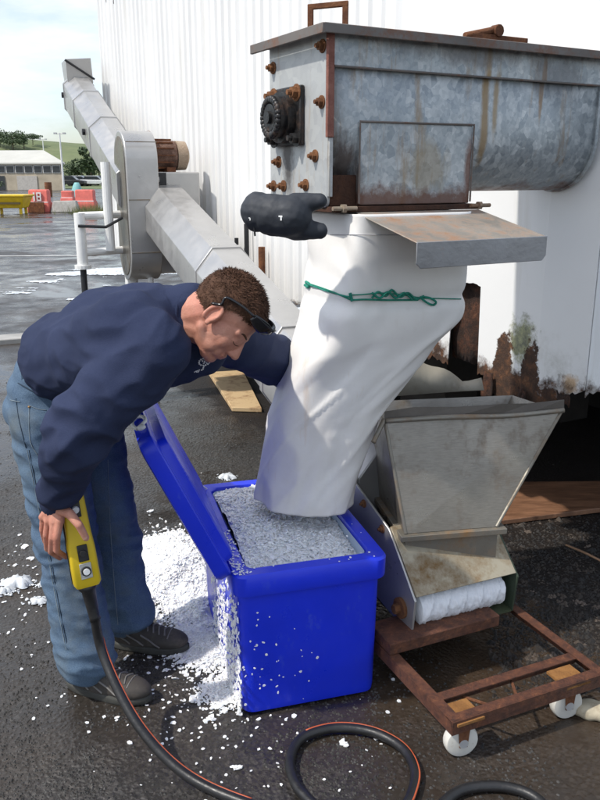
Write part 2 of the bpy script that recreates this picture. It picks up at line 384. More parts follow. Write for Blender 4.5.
for i, (px, Y, mi, lb) in enumerate([(71, 118, 3, 'dark car parked just right of the tall lamp post'), (80, 122, 0, 'white car parked second right of the tall lamp post'), (88, 126, 2, 'dark blue car parked beyond the weeds'), (95, 120, 0, 'white car parked nearest the conveyor'), (101, 130, 1, 'silver car parked behind the conveyor legs')]): car(px, Y, mi, lb)
# trees
n = NT('foliage'); cc = n.ramp(n.noise(1.2, 6, .6), [(.3, (.035, .055, .025)), (.6, (.07, .105, .045)), (.8, (.12, .15, .07))])
LEAF = n.fin(cc, .75, 0); BARK = simple('bark', (.08, .06, .04), .9)
def tree(x, y, z, h, w_, label, leaf=900, name='broadleaf_tree', ls=.05, group='trees beyond the yard'):
    t = thing(name, label, 'tree' if 'tree' in name else 'bush', (x, y, z), group=group)
    tr = MB(); tr.tube([(x, y, z-.3), (x+.02*h, y, z+h*.3), (x, y, z+h*.75)], [h*.035, h*.025, h*.008], 8)
    for k in range(6):
        a = k*1.05+random.random(); tr.tube([(x, y, z+h*(.2+.07*k)), (x+w_*.3*math.cos(a), y+w_*.3*math.sin(a), z+h*(.42+.07*k))], [h*.012, h*.004], 5)
    tr.build('trunk', BARK, t)
    cl = [(random.uniform(-.36, .36)*w_, random.uniform(-.36, .36)*w_, h*random.uniform(.35, .82), random.uniform(.16, .3)) for _ in range(11)]+[(0, 0, h*.6, .35)]
    m = MB()
    for i in range(leaf):
        cx, cy, cz, cr_ = random.choice(cl); d = V((random.gauss(0, 1), random.gauss(0, 1), random.gauss(0, 1))).normalized()*random.uniform(.55, 1.05)
        p = V((x+cx+d.x*cr_*w_, y+cy+d.y*cr_*w_, z+cz+d.z*cr_*h*.55))
        u = V((random.gauss(0, 1), random.gauss(0, 1), random.gauss(0, 1))).normalized(); q = u.orthogonal().normalized(); s = h*ls*random.uniform(.6, 1.3)
        m.add([p-u*s, p+q*s*.5, p+u*s, p-q*s*.5], [(0, 1, 2, 3)])
    m.build('crown', LEAF, t)
for i, (px, Y, h, w_, lb) in enumerate([(3, 430, 11, 15, 'round dark tree on the hill crest at the left edge'), (16, 425, 10, 13, 'dark tree second from the left on the hill crest'), (27, 430, 8, 10, 'low dark tree third along the hill crest'), (36, 440, 6, 10, 'small tree at the end of the crest clump'),
        (74, 200, 5, 7, 'bushy tree at the hill foot right of the lamp post'), (82, 190, 6, 5, 'slim dark tree at the hill foot'), (91, 185, 8.5, 5, 'tallest dark tree at the hill foot'), (99, 195, 6, 7, 'broad dark tree at the hill foot behind the conveyor'), (106, 190, 7, 7, 'dark tree half hidden by the conveyor support')]):
    g = P(px, 180, Y); tree(g.x, g.y, hillz(g.x, g.y) if Y > 340 else 0, h, w_, lb, 1100)
g = G(4, 196); tree(g.x-.4, 60, -.1, 1.9, 3.6, 'dark green bush at the left edge in front of the warehouse', 2500, 'leafy_bush', .045, None)
m = MB(); c0 = G(92, 213)
for i in range(700):
    x = c0.x+random.gauss(0, .5); y = c0.y+random.gauss(0, .8); h = random.uniform(.15, .5); a = random.random()*6.28; dx = random.uniform(-.12, .12)
    m.add([(x, y, 0), (x+.02*math.cos(a), y+.02*math.sin(a), 0), (x+dx, y, h)], [(0, 1, 2)])
tag(m.build('weeds', simple('weed', (.16, .17, .06), .8)), 'patch of tall weeds beside the right red barrier', 'weeds', kind='stuff')
# painted line and kerb slab across the yard
m = MB(); a, b = G(-60, 257), G(96, 256); m.add([(a.x, a.y, .006), (b.x, b.y, .006), (b.x, b.y+.14, .006), (a.x, a.y+.14, .006)], [(0, 1, 2, 3)])
tag(m.build('painted_line', simple('worn_white_line', (.55, .55, .53), .7, 0, .35, 3)), kind='structure')
m = MB(); a, b = G(-90, 352), G(48, 341); d = V((0, 1, 0)); m.hexa([V((a.x, a.y, -.05)), V((b.x, b.y, -.05)), V((b.x, b.y+.3, -.05)), V((a.x, a.y+.3, -.05)), V((a.x, a.y, .05)), V((b.x, b.y, .05)), V((b.x, b.y+.3, .05)), V((a.x, a.y+.3, .05))])
tag(m.build('concrete_kerb', simple('kerb_concrete', (.36, .35, .33), .8, 0, .2, 4), None, bevel=.01), 'low pale concrete strip on the tarmac behind the man', 'kerb')

# ================= CONTAINER =================
n = NT('container_paint'); pos = n.sep(); zz = pos[2]
e = n.noise(7, 9, .7); e2 = n.noise(1.8, 5, .6)
thr = n.math('ADD', .80, n.math('MULTIPLY', n.math('SUBTRACT', n.mix(.4, e, e2), .38), .5))
rf = n.math('MULTIPLY', n.math('SUBTRACT', thr, zz), 26, False)
xx = n.ramp(n.math('ADD', n.math('MULTIPLY', pos[0], .28), .5), [(.1, .25), (.6, 1.0)])
rf = n.math('ADD', n.math('MULTIPLY', n.math('SUBTRACT', thr, zz), 22), .1); rf = n.ramp(rf, [(0, 0.0), (1, 1.0)])
streak = n.ramp(n.noise(5, 8, .65, n.map((1, 1, .12))), [(.60, 0.0), (.78, 1.0)])
wp = n.mix(n.math('MULTIPLY', streak, .45), n.ramp(n.noise(1.4, 6), [(.3, (.74, .74, .73)), (.7, (.82, .82, .81))]), (.45, .42, .33))
lowd = n.ramp(n.math('ADD', n.math('SUBTRACT', 1.25, zz), n.math('MULTIPLY', n.math('SUBTRACT', e, .5), .8)), [(.25, 0.0), (.6, .55)])
wp = n.mix(n.math('MULTIPLY', lowd, n.ramp(n.noise(4, 8, .7), [(.5, 0.0), (.62, 1.0)])), wp, (.16, .15, .07))
rc = n.ramp(n.noise(22, 9, .75), [(.25, (.02, .014, .01)), (.5, (.07, .035, .02)), (.62, (.16, .07, .03)), (.8, (.3, .2, .12))])
dt = n.n('ShaderNodeVectorMath', operation='DOT_PRODUCT'); sb_ = n.n('ShaderNodeVectorMath', operation='SUBTRACT'); n.l(n.co, sb_.inputs[0]); sb_.inputs[1].default_value = CC; n.l(sb_.outputs[0], dt.inputs[0]); dt.inputs[1].default_value = VA; tt = dt.outputs['Value']
nb = n.math('MULTIPLY', n.math('SUBTRACT', n.noise(16, 9, .75), .5), 1.9)
def blob(t0, z0_, rt, rz):
    a = n.math('DIVIDE', n.math('SUBTRACT', tt, t0), rt); b = n.math('DIVIDE', n.math('SUBTRACT', zz, z0_), rz)
    return n.math('ADD', n.math('SUBTRACT', 1.0, n.math('SQRT', n.math('ADD', n.math('MULTIPLY', a, a), n.math('MULTIPLY', b, b)))), nb)
bl_ = n.math('MAXIMUM', blob(.40, .84, .06, .17), n.math('MAXIMUM', blob(.25, .82, .055, .20), blob(.33, .74, .24, .10))); bl_ = n.ramp(bl_, [(.08, 0.0), (.2, 1.0)])
gold = n.ramp(blob(.06, .84, .05, .06), [(.15, 0.0), (.7, .7)]); wp = n.mix(gold, wp, (.5, .26, .05))
mo_ = n.ramp(blob(.30, .96, .10, .13), [(.1, 0.0), (.5, .9)]); wp = n.mix(mo_, wp, n.ramp(n.noise(50, 6, .7), [(.35, (.05, .06, .02)), (.7, (.32, .33, .14))]))
rf = n.math('MAXIMUM', rf, bl_)
c = n.mix(rf, wp, rc)
CPAINT = n.fin(c, n.mix(rf, (.42, .42, .42), (.9, .9, .9)), 0, n.mix(rf, (.5, .5, .5), n.noise(60, 9, .8)), .012, .8)
cont = thing('shipping_container', 'big white ribbed container with rotted rusty lower edge behind the ice machine', 'container', CC)
fw = F(CC, VA, WA)           # a: along wall away, b: into the container, c: z
def wbot(t):
    s = noise.noise(V((t*9, 0, 1)))*.03+noise.noise(V((t*31, 0, 2)))*.025+noise.noise(V((t*90, 0, 4)))*.012
    b = .86 if t > .9 else .78
    if t < .1: b = .80+(.1-t)*.3
    if .1 <= t < .5: b = .715+.03*noise.noise(V((t*14, 5, 5)))
    if .555 < t < .74: return 1.15+s*.5
    if t > 1.2: s *= .6
    return b+s
m = MB(); m2 = []; t = 0.0; colm = []
def rib(t):
    if t < .22: return .035*(1-t/.22)-.002
    if t < 1.15: return 0.0 if not (.44 < t < .447) else .006
    k = ((t-1.15) % .115)/.115
    return 0 if k < .38 else (-.019*(k-.38)/.12 if k < .5 else (-.019 if k < .88 else -.019+.019*(k-.88)/.12))
while t <= 6.06: colm.append(t); t += .0125
for zlist in [(0, .03, .07, .13, .25, .6, 1.2, 1.83)]:
    for t in colm:
        b = wbot(t)
        for z in zlist: m.v.append(fw(t, rib(t), b+(3.35-b)*z/1.83))
    k = len(zlist)
    for i in range(len(colm)-1):
        if abs(wbot(colm[i])-wbot(colm[i+1])) > .15: pass
        for j in range(k-1): m.f.append((i*k+j, (i+1)*k+j, (i+1)*k+j+1, i*k+j+1))
o = m.build('side_wall', CPAINT, cont); s_ = o.modifiers.new('t', 'SOLIDIFY'); s_.thickness = .004; s_.offset = 0
# end wall
m = MB(); colm = [.02*i for i in range(122)]
for t in colm:
    b = .80+.03*noise.noise(V((t*11, 7, 0)))+.03*noise.noise(V((t*30, 7, 3)))+min(t, .3)*.15
    for z in (b, b+.04, b+.12, b+.4, 2.2, 3.35): m.v.append(fw(.002+(.0 if t > .04 else 0), .04+t, z))
for i in range(len(colm)-1):
    for j in range(5): m.f.append((i*6+j, (i+1)*6+j, (i+1)*6+j+1, i*6+j+1))
o = m.build('end_wall', CPAINT, cont); s_ = o.modifiers.new('t', 'SOLIDIFY'); s_.thickness = .004; s_.offset = 0
DARK = simple('near_black', (.02, .016, .013), .9, 0, .3, 4)  # one near-black for the underside, blocks and back panels
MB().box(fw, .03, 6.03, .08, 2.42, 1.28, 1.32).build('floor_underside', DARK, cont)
MB().box(fw, 6.0, 6.05, .03, 2.44, .86, 3.34).build('far_end_wall', WHT, cont)
MB().box(fw, .0, 6.05, 2.44, 2.48, .82, 3.35).build('back_wall', WHT, cont)
MB().box(fw, -.02, 6.08, -.02, 2.49, 3.35, 3.4).build('roof', WHT, cont)
for a in (.3, 1.5, 2.7, 3.9, 5.1): MB().box(fw, a, a+.1, .1, 2.4, 1.12, 1.278).build('cross_member', RUSTM, cont)
# rotted rail plate seen in the hole
m = MB(); k = 0
cols_ = [.50+.012*i for i in range(24)]
for t in cols_:
    zb = .80+.02*noise.noise(V((t*40, 3, 0)))
    for z in (zb, .9, 1.0, 1.1, 1.2): m.v.append(fw(t, .05+.02*noise.noise(V((t*14, z*9, 0))), z))
for i in range(23):
    for j in range(4): m.f.append((i*5+j, (i+1)*5+j, (i+1)*5+j+1, i*5+j+1))
n = NT('flaking_rust'); rc = n.ramp(n.noise(13, 10, .78), [(.3, (.012, .009, .008)), (.48, (.045, .022, .014)), (.6, (.13, .05, .025)), (.75, (.3, .16, .08))])
FLAKE = n.fin(rc, .9, 0, n.noise(45, 9, .8), .015, 1)
o = m.build('rusted_rail', FLAKE, cont, True); s_ = o.modifiers.new('t', 'SOLIDIFY'); s_.thickness = .006
# hanging scabs along the near lower edge
for (t0, t1, zt, zb) in ((.24, .28, .78, .69), (.43, .49, .80, .69), (.02, .08, .815, .775)):
    m = MB(); N = 9
    for i in range(N):
        t = t0+(t1-t0)*i/(N-1)
        for j in range(6):
            z = zb+(zt-zb)*j/5; nn = noise.noise(V((t*50, z*20, 0)))
            m.v.append(fw(t+.008*nn, -.012-.012*abs(nn)-.004, z+(.02*noise.noise(V((t*70, j*3.1, 0))) if j in (0, 5) else 0)))
    for i in range(N-1):
        for j in range(5): m.f.append((i*6+j, (i+1)*6+j, (i+1)*6+j+1, i*6+j+1))
    o = m.build('rust_flake', FLAKE, cont, True); s_ = o.modifiers.new('t', 'SOLIDIFY'); s_.thickness = .005
# lettering high on the wall: its lower ends show at the top of the frame
INK = simple('dark_ink', (.06, .06, .07), .6)
def wpt(px, py): return RP(px, py, CC-WA*.004, WA)
def wall_letter(bl, h, strokes):
    m = MB()
    for (a0, c0), (a1, c1), th in strokes:
        p0 = bl-VA*a0*h+Z*c0*h; p1 = bl-VA*a1*h+Z*c1*h; d = (p1-p0).normalized(); q = WA.cross(d)*th*h; m.prism([p0-q, p1-q, p1+q, p0+q], -WA*.004)
    m.build('letter', INK, cont)
wall_letter(wpt(106.5, 2.4), .22, [((0, 0), (0, .9), .09), ((0, .6), (.22, .88), .08), ((.22, .88), (.42, .84), .08)])
oc = [(.3+.3*math.cos(a), .45+.45*math.sin(a)) for a in [k*math.pi/6 for k in range(13)]]
wall_letter(wpt(111.2, 3.8), .22, [(oc[k], oc[k+1], .075) for k in range(12)])
# posts against the wall
def wallpost(px, y0, y1, rad, mt, label, name):
    p = RP(px, y1, CC-WA*.06, WA); q = RP(px, y0, CC-WA*.06, WA)
    m = MB().tube([V((p.x, p.y, .55)), V((p.x, p.y, q.z))], rad, 10); o = m.build(name, mt, None, ang=40); tag(o, label, 'post'); return o
BLK = simple('black_rubber', (.016, .017, .02), .55, 0, .25, 8)
wallpost(247, 224, 262, .016, BLK, 'thin black pipe standing against the white wall below the black rubber plug', 'wall_pipe')
wallpost(237, 238, 262, .014, BLK, 'short black pipe stub left of the taller black pipe by the wall', 'wall_pipe')
wallpost(262, 247, 275, .022, RUSTM, 'short rusty pipe stub against the wall behind the man\'s head', 'wall_pipe')
# trailer under the container
tr = thing('trailer_chassis', 'dark steel chassis and blocks in the shadow under the container', 'trailer', fw(1, 1.2, 0))
for b in (.75, 1.75): MB().box(fw, .5, 5.9, b, b+.12, .86, 1.11).build('beam', RUSTM, tr)
for a in (1.6, 4.6):
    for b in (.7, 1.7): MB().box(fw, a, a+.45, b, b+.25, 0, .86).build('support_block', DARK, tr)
MB().box(fw, -.3, 6, 2.2, 2.4, -.02, 1.0).build('added_gap_screen', DARK, tr)  # unseen screen added to stop daylight and keep the gap black
# rust brown board on the ground under the container
n = NT('shade_dark_board'); cc = n.ramp(n.noise(6, 8, .65, n.map((1, 6, 1), (0, 0, .4))), [(.3, (.09, .04, .02)), (.7, (.26, .13, .07))]); BOARD = n.fin(cc, .6, 0, n.noise(30, 6), .003, .6)  # browns darkened for the shade under the container
q = [G(470, 530), G(604, 513), G(600, 486), G(497, 487)]
m = MB().hexa([V((p.x, p.y, .004)) for p in q]+[V((p.x, p.y, .03)) for p in q])
tag(m.build('plywood_sheet', BOARD, None, bevel=.004), 'rust brown timber sheet lying in shade under the container', 'board')
q = [G(232, 412), G(262, 413), G(243, 374), G(209, 376)]
n = NT('raw_board'); cc = n.mix(n.ramp(n.noise(9, 8, .7), [(.5, 0.0), (.7, 1.0)]), (.52, .37, .2), (.2, .09, .035)); YB = n.fin(cc, .75, 0, n.noise(40, 6), .003, .6)
m = MB().hexa([V((p.x, p.y, .004)) for p in q]+[V((p.x, p.y, .035)) for p in q])
tag(m.build('timber_board', YB, None, bevel=.004), 'pale yellow rust-stained board on the ground behind the man\'s arm', 'board')
# pebbly debris under the container
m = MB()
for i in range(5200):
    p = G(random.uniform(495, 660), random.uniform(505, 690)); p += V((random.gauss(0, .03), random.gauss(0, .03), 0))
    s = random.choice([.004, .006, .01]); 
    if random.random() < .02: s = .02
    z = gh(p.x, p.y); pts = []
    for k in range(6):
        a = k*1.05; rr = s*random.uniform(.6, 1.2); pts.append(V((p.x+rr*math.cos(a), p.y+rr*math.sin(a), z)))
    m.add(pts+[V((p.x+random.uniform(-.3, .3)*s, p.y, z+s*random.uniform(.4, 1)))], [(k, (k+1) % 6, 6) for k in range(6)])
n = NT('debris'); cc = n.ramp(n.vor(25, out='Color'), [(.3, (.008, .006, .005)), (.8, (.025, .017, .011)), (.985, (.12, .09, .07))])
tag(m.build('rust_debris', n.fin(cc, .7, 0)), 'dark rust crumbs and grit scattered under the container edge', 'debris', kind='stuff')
m = MB().tube(cmr([G(566, 545, .01), G(585, 553, .03), G(603, 562, .015)]), .005, 6); tag(m.build('twig', simple('twig', (.28, .16, .09), .8)), 'thin brown twig on the grit under the container', 'twig')
# ================= UPPER ICE HOPPER =================
n = NT('galvanised'); vc = n.vor(46, n.map((1, 1, .8)), 'Color'); v2 = n.vor(95, None, 'Color')
sp_ = n.ramp(n.mix(.35, vc, v2), [(.2, (.31, .34, .355)), (.5, (.47, .50, .505)), (.85, (.68, .70, .69))])
cl = n.ramp(n.noise(3.2, 8, .65, n.map((1, 1, .5))), [(.35, 0.0), (.68, 1.0)]); c = n.mix(n.math('MULTIPLY', cl, .45), sp_, (.16, .20, .24))
st = n.ramp(n.noise(7, 9, .72, n.map((1.6, 1.6, .22))), [(.54, 0.0), (.66, 1.0)]); c = n.mix(n.math('MULTIPLY', st, .75), c, (.30, .20, .10))
pos = n.sep(); ha = n.math('SUBTRACT', n.math('ADD', n.math('MULTIPLY', pos[0], WA.x), n.math('MULTIPLY', pos[1], WA.y)), WA.dot(V((.085, 2.30, 0))))
hn = n.math('MULTIPLY', n.math('SUBTRACT', n.noise(13, 9, .72, n.map((1, 1, .35))), .5), 2.2)
def hb_(a0, z0_, ra, rz, amt, colr, c):
    a = n.math('DIVIDE', n.math('SUBTRACT', ha, a0), ra); b = n.math('DIVIDE', n.math('SUBTRACT', pos[2], z0_), rz)
    f = n.math('ADD', n.math('SUBTRACT', 1.0, n.math('SQRT', n.math('ADD', n.math('MULTIPLY', a, a), n.math('MULTIPLY', b, b)))), hn)
    return n.mix(n.ramp(f, [(.05, 0.0), (.55, amt)]), c, colr)
for A_ in ((.56, 1.80, .020, .22, .85, (.30, .20, .09)), (.60, 1.84, .018, .14, .8, (.34, .24, .12)), (.79, 1.86, .012, .13, .8, (.28, .17, .08)), (.86, 1.90, .13, .09, .5, (.12, .11, .11)), (.50, 1.95, .30, .05, .55, (.13, .11, .10)), (.05, 1.58, .07, .16, .8, (.11, .075, .06)), (.34, 1.62, .10, .09, .45, (.30, .22, .10)), (.50, 1.60, .03, .12, .8, (.16, .06, .03))): c = hb_(*A_, c)
low = n.ramp(n.math('ADD', n.math('MULTIPLY', n.math('SUBTRACT', 1.60, pos[2]), 14), n.math('MULTIPLY', n.math('SUBTRACT', n.noise(11, 8, .7), .5), 2.2)), [(.35, 0.0), (.8, 1.0)])
c = n.mix(n.math('MULTIPLY', low, .85), c, (.13, .05, .025))
GALV = n.fin(c, n.ramp(vc, [(.2, .42), (.8, .66)]), .4, n.noise(9, 6), .004, .5)
n = NT('galvanised_plate'); vc = n.vor(40, None, 'Color'); c = n.ramp(vc, [(.2, (.43, .44, .44)), (.8, (.49, .50, .49))])
c = n.mix(n.ramp(n.noise(9, 9, .7, n.map((2, 2, .2))), [(.55, 0.0), (.7, .8)]), c, (.36, .24, .11))
c = n.mix(n.ramp(n.noise(6, 9, .7), [(.55, 0.0), (.75, .7)]), c, (.12, .11, .1)); eb2 = V((.085, 2.30, 0))-WA*.01+VA*.235+Z*1.66; sbv = n.n('ShaderNodeVectorMath', operation='SUBTRACT'); n.l(n.co, sbv.inputs[0]); sbv.inputs[1].default_value = eb2
dtv = n.n('ShaderNodeVectorMath', operation='DOT_PRODUCT'); n.l(sbv.outputs[0], dtv.inputs[0]); dtv.inputs[1].default_value = VA; zz2 = n.sep(sbv.outputs[0])[2]
ga = n.math('DIVIDE', dtv.outputs['Value'], .045); gb = n.math('DIVIDE', zz2, .15); gr = n.math('ADD', n.math('SUBTRACT', 1.0, n.math('SQRT', n.math('ADD', n.math('MULTIPLY', ga, ga), n.math('MULTIPLY', gb, gb)))), n.math('MULTIPLY', n.math('SUBTRACT', n.noise(20, 8, .7), .5), 1.3))
c = n.mix(n.ramp(gr, [(.0, 0.0), (.6, .85)]), c, (.05, .04, .035))
GPL = n.fin(c, .55, .3, n.noise(30, 6), .002, .5)
RIM = m_stain('rusty_rim', (.20, .18, .165), .7, .3, (.19, .08, .04), (.50, .66), 12, (1, 1, 1))
PINK = m_rust('primer_rust', [(.3, (.22, .08, .06)), (.6, (.38, .17, .13)), (.8, (.45, .3, .25))])
RB = m_rust('bolt_rust', [(.3, (.12, .045, .02)), (.6, (.3, .13, .05)), (.8, (.42, .22, .1))])
BLKG = m_stain('black_grease', (.025, .024, .024), .4, .3, (.09, .045, .025), (.5, .7), 20, (1, 1, 1), .006)
H0 = V((.085, 2.30, 0)); fh = F(H0, WA, VA)
hop = thing('ice_hopper', 'galvanised U-shaped auger hopper high against the white container wall', 'hopper', fh(.5, .17, 1.55))
W_ = .353; ZT = 1.972; ZC = 1.715; RR = .168; L = 1.06; BC = W_/2
def usec(a, r_=RR, zt=ZT, n_=22):
    pts = [fh(a, BC-r_, zt)]
    for k in range(n_+1): th = math.pi*k/n_; pts.append(fh(a, BC-r_*math.cos(th), ZC-r_*math.sin(th)))
    pts.append(fh(a, BC+r_, zt)); return pts
m = MB(); m.loft([usec(a) for a in (.004, .25, .5, .75, L)], False, False, False); o = m.build('trough', GALV, hop, ang=40)
s_ = o.modifiers.new('t', 'SOLIDIFY'); s_.thickness = .006; s_.offset = -1
m = MB(); m.loft([usec(a, RR+.007) for a in (L-.012, L)], True, True); m.build('end_flange', GALV, hop, ang=40)
# band under the rim, weld seam strip
MB().box(fh, .004, L-.013, BC-RR-.009, BC-RR-.0005, ZT-.085, ZT-.002).build('rim_band', GALV, hop, bevel=.002)
MB().tube([fh(.01, BC-RR-.010, ZT-.087), fh(L-.02, BC-RR-.010, ZT-.087)], .003, 6).build('weld_bead', RIM, hop)
# end plate, rounded lower corners
m = MB(); r_ = .02; poly = [fh(0, 0, ZT), fh(0, W_, ZT), fh(0, W_, 1.53)]+[fh(0, .02-.02*math.sin(k*.39), 1.51+.02-.02*math.cos(k*.39)) for k in range(5)]
m.prism(poly, WA*-.010); m.build('end_plate', GPL, hop, bevel=.002)
MB().box(fh, -.018, .003, -.014, -.001, 1.70, ZT-.001).build('edge_angle', PINK, hop, bevel=.002)
MB().box(fh, -.010, .003, -.010, -.001, 1.54, 1.70).build('edge_angle', GPL, hop, bevel=.002)
# lid flange
m = MB(); m.box(fh, -.035, L+.03, -.035, W_+.04, ZT+.001, ZT+.012); o = m.build('lid', RIM, hop, bevel=.002)
MB().box(fh, -.045, L+.02, -.040, -.033, ZT-.012, ZT+.013).build('lid_lip', RIM, hop, bevel=.002)
MB().box(fh, -.052, -.042, -.040, W_+.05, ZT-.014, ZT+.012).build('lid_lip', RIM, hop, bevel=.002)
# handle on the lid
p1, p2 = fh(-.02, .08, ZT+.01), fh(.055, .02, ZT+.01)
hb = MB(); d = (p2-p1).normalized(); q = d.cross(Z)*.006
for (a, b) in ((p1, p1+Z*.055), (p2, p2+Z*.06)): hb.hexa([a-d*.008-q, a+d*.008-q, a+d*.008+q, a-d*.008+q, b-d*.008-q, b+d*.008-q, b+d*.008+q, b-d*.008+q])
a, b = p1+Z*.052-d*.008, p2+Z*.058+d*.008; hb.hexa([a-q, b-q, b+q, a+q, a-q+Z*.014, b-q+Z*.014, b+q+Z*.014, a+q+Z*.014]); hb.build('handle', RUSTM, hop, bevel=.002)
# clamp on rim
m = MB().tube([fh(.44, -.02, ZT+.018), fh(.56, -.02, ZT+.045)], .010, 8); m.disc(fh(.56, -.035, ZT+.04), -VA, .018, -.03, 10); m.box(fh, .46, .68, -.03, .01, ZT+.0135, ZT+.028); m.build('rim_clamp', RUSTM, hop, bevel=.002)
# bolts through the end plate
def eb(px, py): p = RP(px, py, H0-WA*.01, WA); return p
def hexbolt(p, ax, r_, h, name='bolt', mt=RB, par=hop):
    m = MB().disc(p-ax*0, ax, r_*1.5, .003, 14); m.disc(p+ax*.003, ax, r_, h, 6); m.disc(p+ax*(.003+h), ax, r_*.5, h*.8, 8); return m.build(name, mt, par)
for (px, py) in ((273.5, 68), (323, 46), (322, 102), (277, 116), (315.5, 156), (279, 162), (284, 186), (306, 185), (274, 186)):
    b = (eb(px, py)-H0).dot(VA); b = max(.022, min(W_-.02, b)); z = eb(px, py).z; hexbolt(fh(-.0105, b, z), -WA, .012, .012)
# bearing
c0 = eb(291, 118); b0_ = (c0-H0).dot(VA); zb = c0.z
brg = MB().box(fh, -.026, -.0105, b0_-.085, b0_+.10, zb-.08, zb+.085).build('bearing_plate', BLKG, hop, bevel=.004)
m = MB(); c1 = fh(-.026, b0_+.01, zb)
for (r_, x0, x1) in ((.072, 0, .022), (.058, .022, .034), (.062, .034, .044), (.038, .044, .052), (.018, .052, .062)): m.disc(c1-WA*x0, -WA, r_, x1-x0, 28)
m.build('bearing_housing', BLKG, brg, ang=30)
m = MB()
for k in range(26):
    a = k*6.283/26; p = c1-WA*.046+VA*.05*math.cos(a)+Z*.05*math.sin(a); m.ell(p, (.011, .011, .011+.004*random.random()), None, 6, 5)
m.build('grease_ring', BLKG, brg, True)
for (db, dz) in ((-.065, .065), (.08, .065), (-.065, -.06), (.08, -.06)): hexbolt(fh(-.026, b0_+db, zb+dz), -WA, .016, .016, 'nut', RB if dz > 0 else BLKG, brg)
# discharge chute and flange
MB().box(fh, .095, .505, -.004, BC, 1.515, 1.745).build('discharge_chute', GALV, hop, bevel=.003)
m = MB().tube([fh(.093, -.007, 1.52), fh(.093, -.007, 1.745), fh(.507, -.007, 1.747), fh(.507, -.007, 1.52)], .0035, 6); m.build('weld_bead', RIM, hop)
DR = m_rust('dark_rust', [(.3, (.03, .015, .01)), (.6, (.10, .04, .02)), (.8, (.2, .09, .04))])
MB().box(fh, -.005, .535, -.02, W_, 1.497, 1.513).build('bottom_flange', DR, hop, bevel=.002)
MB().box(fh, .004, .094, .01, W_-.02, 1.5135, 1.60).build('saddle', DR, hop, bevel=.002)
for a in (.045, .545):
    m = MB().tube([fh(a-.05, -.024, 1.508), fh(a+.03, -.024, 1.508)], .006, 8); m.disc(fh(a-.02, -.024, 1.508), WA, .013, .012, 6); m.build('stud', m_stain('stud_brass', (.4, .36, .28), .5, .5, (.2, .1, .05), (.45, .6)), hop)
# sloping tray
TRAY = m_stain('tray_metal', (.42, .38, .33), .45, .5, (.28, .14, .07), (.44, .62), 8, (1, 1, 1), .002, None, .7)
TLIP = m_stain('tray_lip_metal', (.42, .42, .43), .38, .7, (.36, .2, .1), (.56, .68), 5, (1, 1, 1), .002, None, .75)
tz = lambda b: 1.497+(b+.02)*.235
m = MB(); m.hexa([fh(.085, -.30, tz(-.30)-.004), fh(.545, -.30, tz(-.30)-.004), fh(.53, -.022, tz(-.022)-.004), fh(.075, -.022, tz(-.022)-.004), fh(.085, -.30, tz(-.30)), fh(.545, -.30, tz(-.30)), fh(.53, -.022, tz(-.022)), fh(.075, -.022, tz(-.022))])
tray = m.build('tray', TRAY, hop, bevel=.0015)
m = MB(); zt = tz(-.30); m.prism([fh(.083, -.3045, zt-.055), fh(.098, -.3045, zt-.069), fh(.533, -.3045, zt-.069), fh(.547, -.3045, zt-.055), fh(.547, -.3045, zt), fh(.083, -.3045, zt)], VA*.004); m.build('tray_lip', TLIP, tray, bevel=.0012)
MB().box(fh, .5455, .549, -.30, -.03, zt-.02, zt).build('tray_side', TLIP, tray)
# black rubber plug hung at the end
m = MB()
m.cap(P(259, 212, 2.23), P(278, 215, 2.20), .052, .056); m.cap(P(272, 215, 2.21), P(291, 217, 2.19), .057, .058); m.ell(P(258, 212, 2.23), (.046, .05, .056))
m.cap(P(296, 205, 2.20), P(320, 201, 2.19), .034, .021); m.cap(P(296, 228, 2.20), P(320, 231, 2.19), .036, .022)
for q0, q1 in ((P(271, 197, 2.155), P(268, 233, 2.17)),): m.tube(cmr([q0+V((0, .04, .005)), (q0+q1)/2+V((.012, -.012, 0)), q1+V((0, .04, -.005))]), .006, 8)
me = bake(m, .004, 4, lambda p, nn: .0015*noise.noise(p*60)); 
RUB = simple('navy_rubber', (.022, .026, .034), .7, 0, .2, 14, .001, 90)
rub = mkobj('rubber_plug', me, RUB, None, True); tag(rub, 'fat black rubber plug with forked end under the hopper\'s end plate', 'rubber plug')
bt = bvh(me)
for (px, py) in ((281, 218), (250, 219)):
    h = bt.ray_cast(CAM, ray(px, py).normalized())
    if h[0]:
        p = h[0]-ray(px, py).normalized()*.002; x = V((1, 0, 0)); u = V((0, .27, .96)); s = .0065 if px > 270 else .004
        m = MB().prism([p-x*s+u*s*.4, p-x*s+u*s, p+x*s+u*s, p+x*s+u*s*.3, p+x*s*.3+u*s*.3, p+x*s*.3-u*s, p-x*s*.3-u*s, p-x*s*.3+u*s*.4], V((0, .001, 0))); m.build('white_mark', WHT, rub)
m = MB().tube([P(254, 226, 2.2), P(255, 236, 2.2)], .003, 6); m.build('tag_end', BLK, rub)

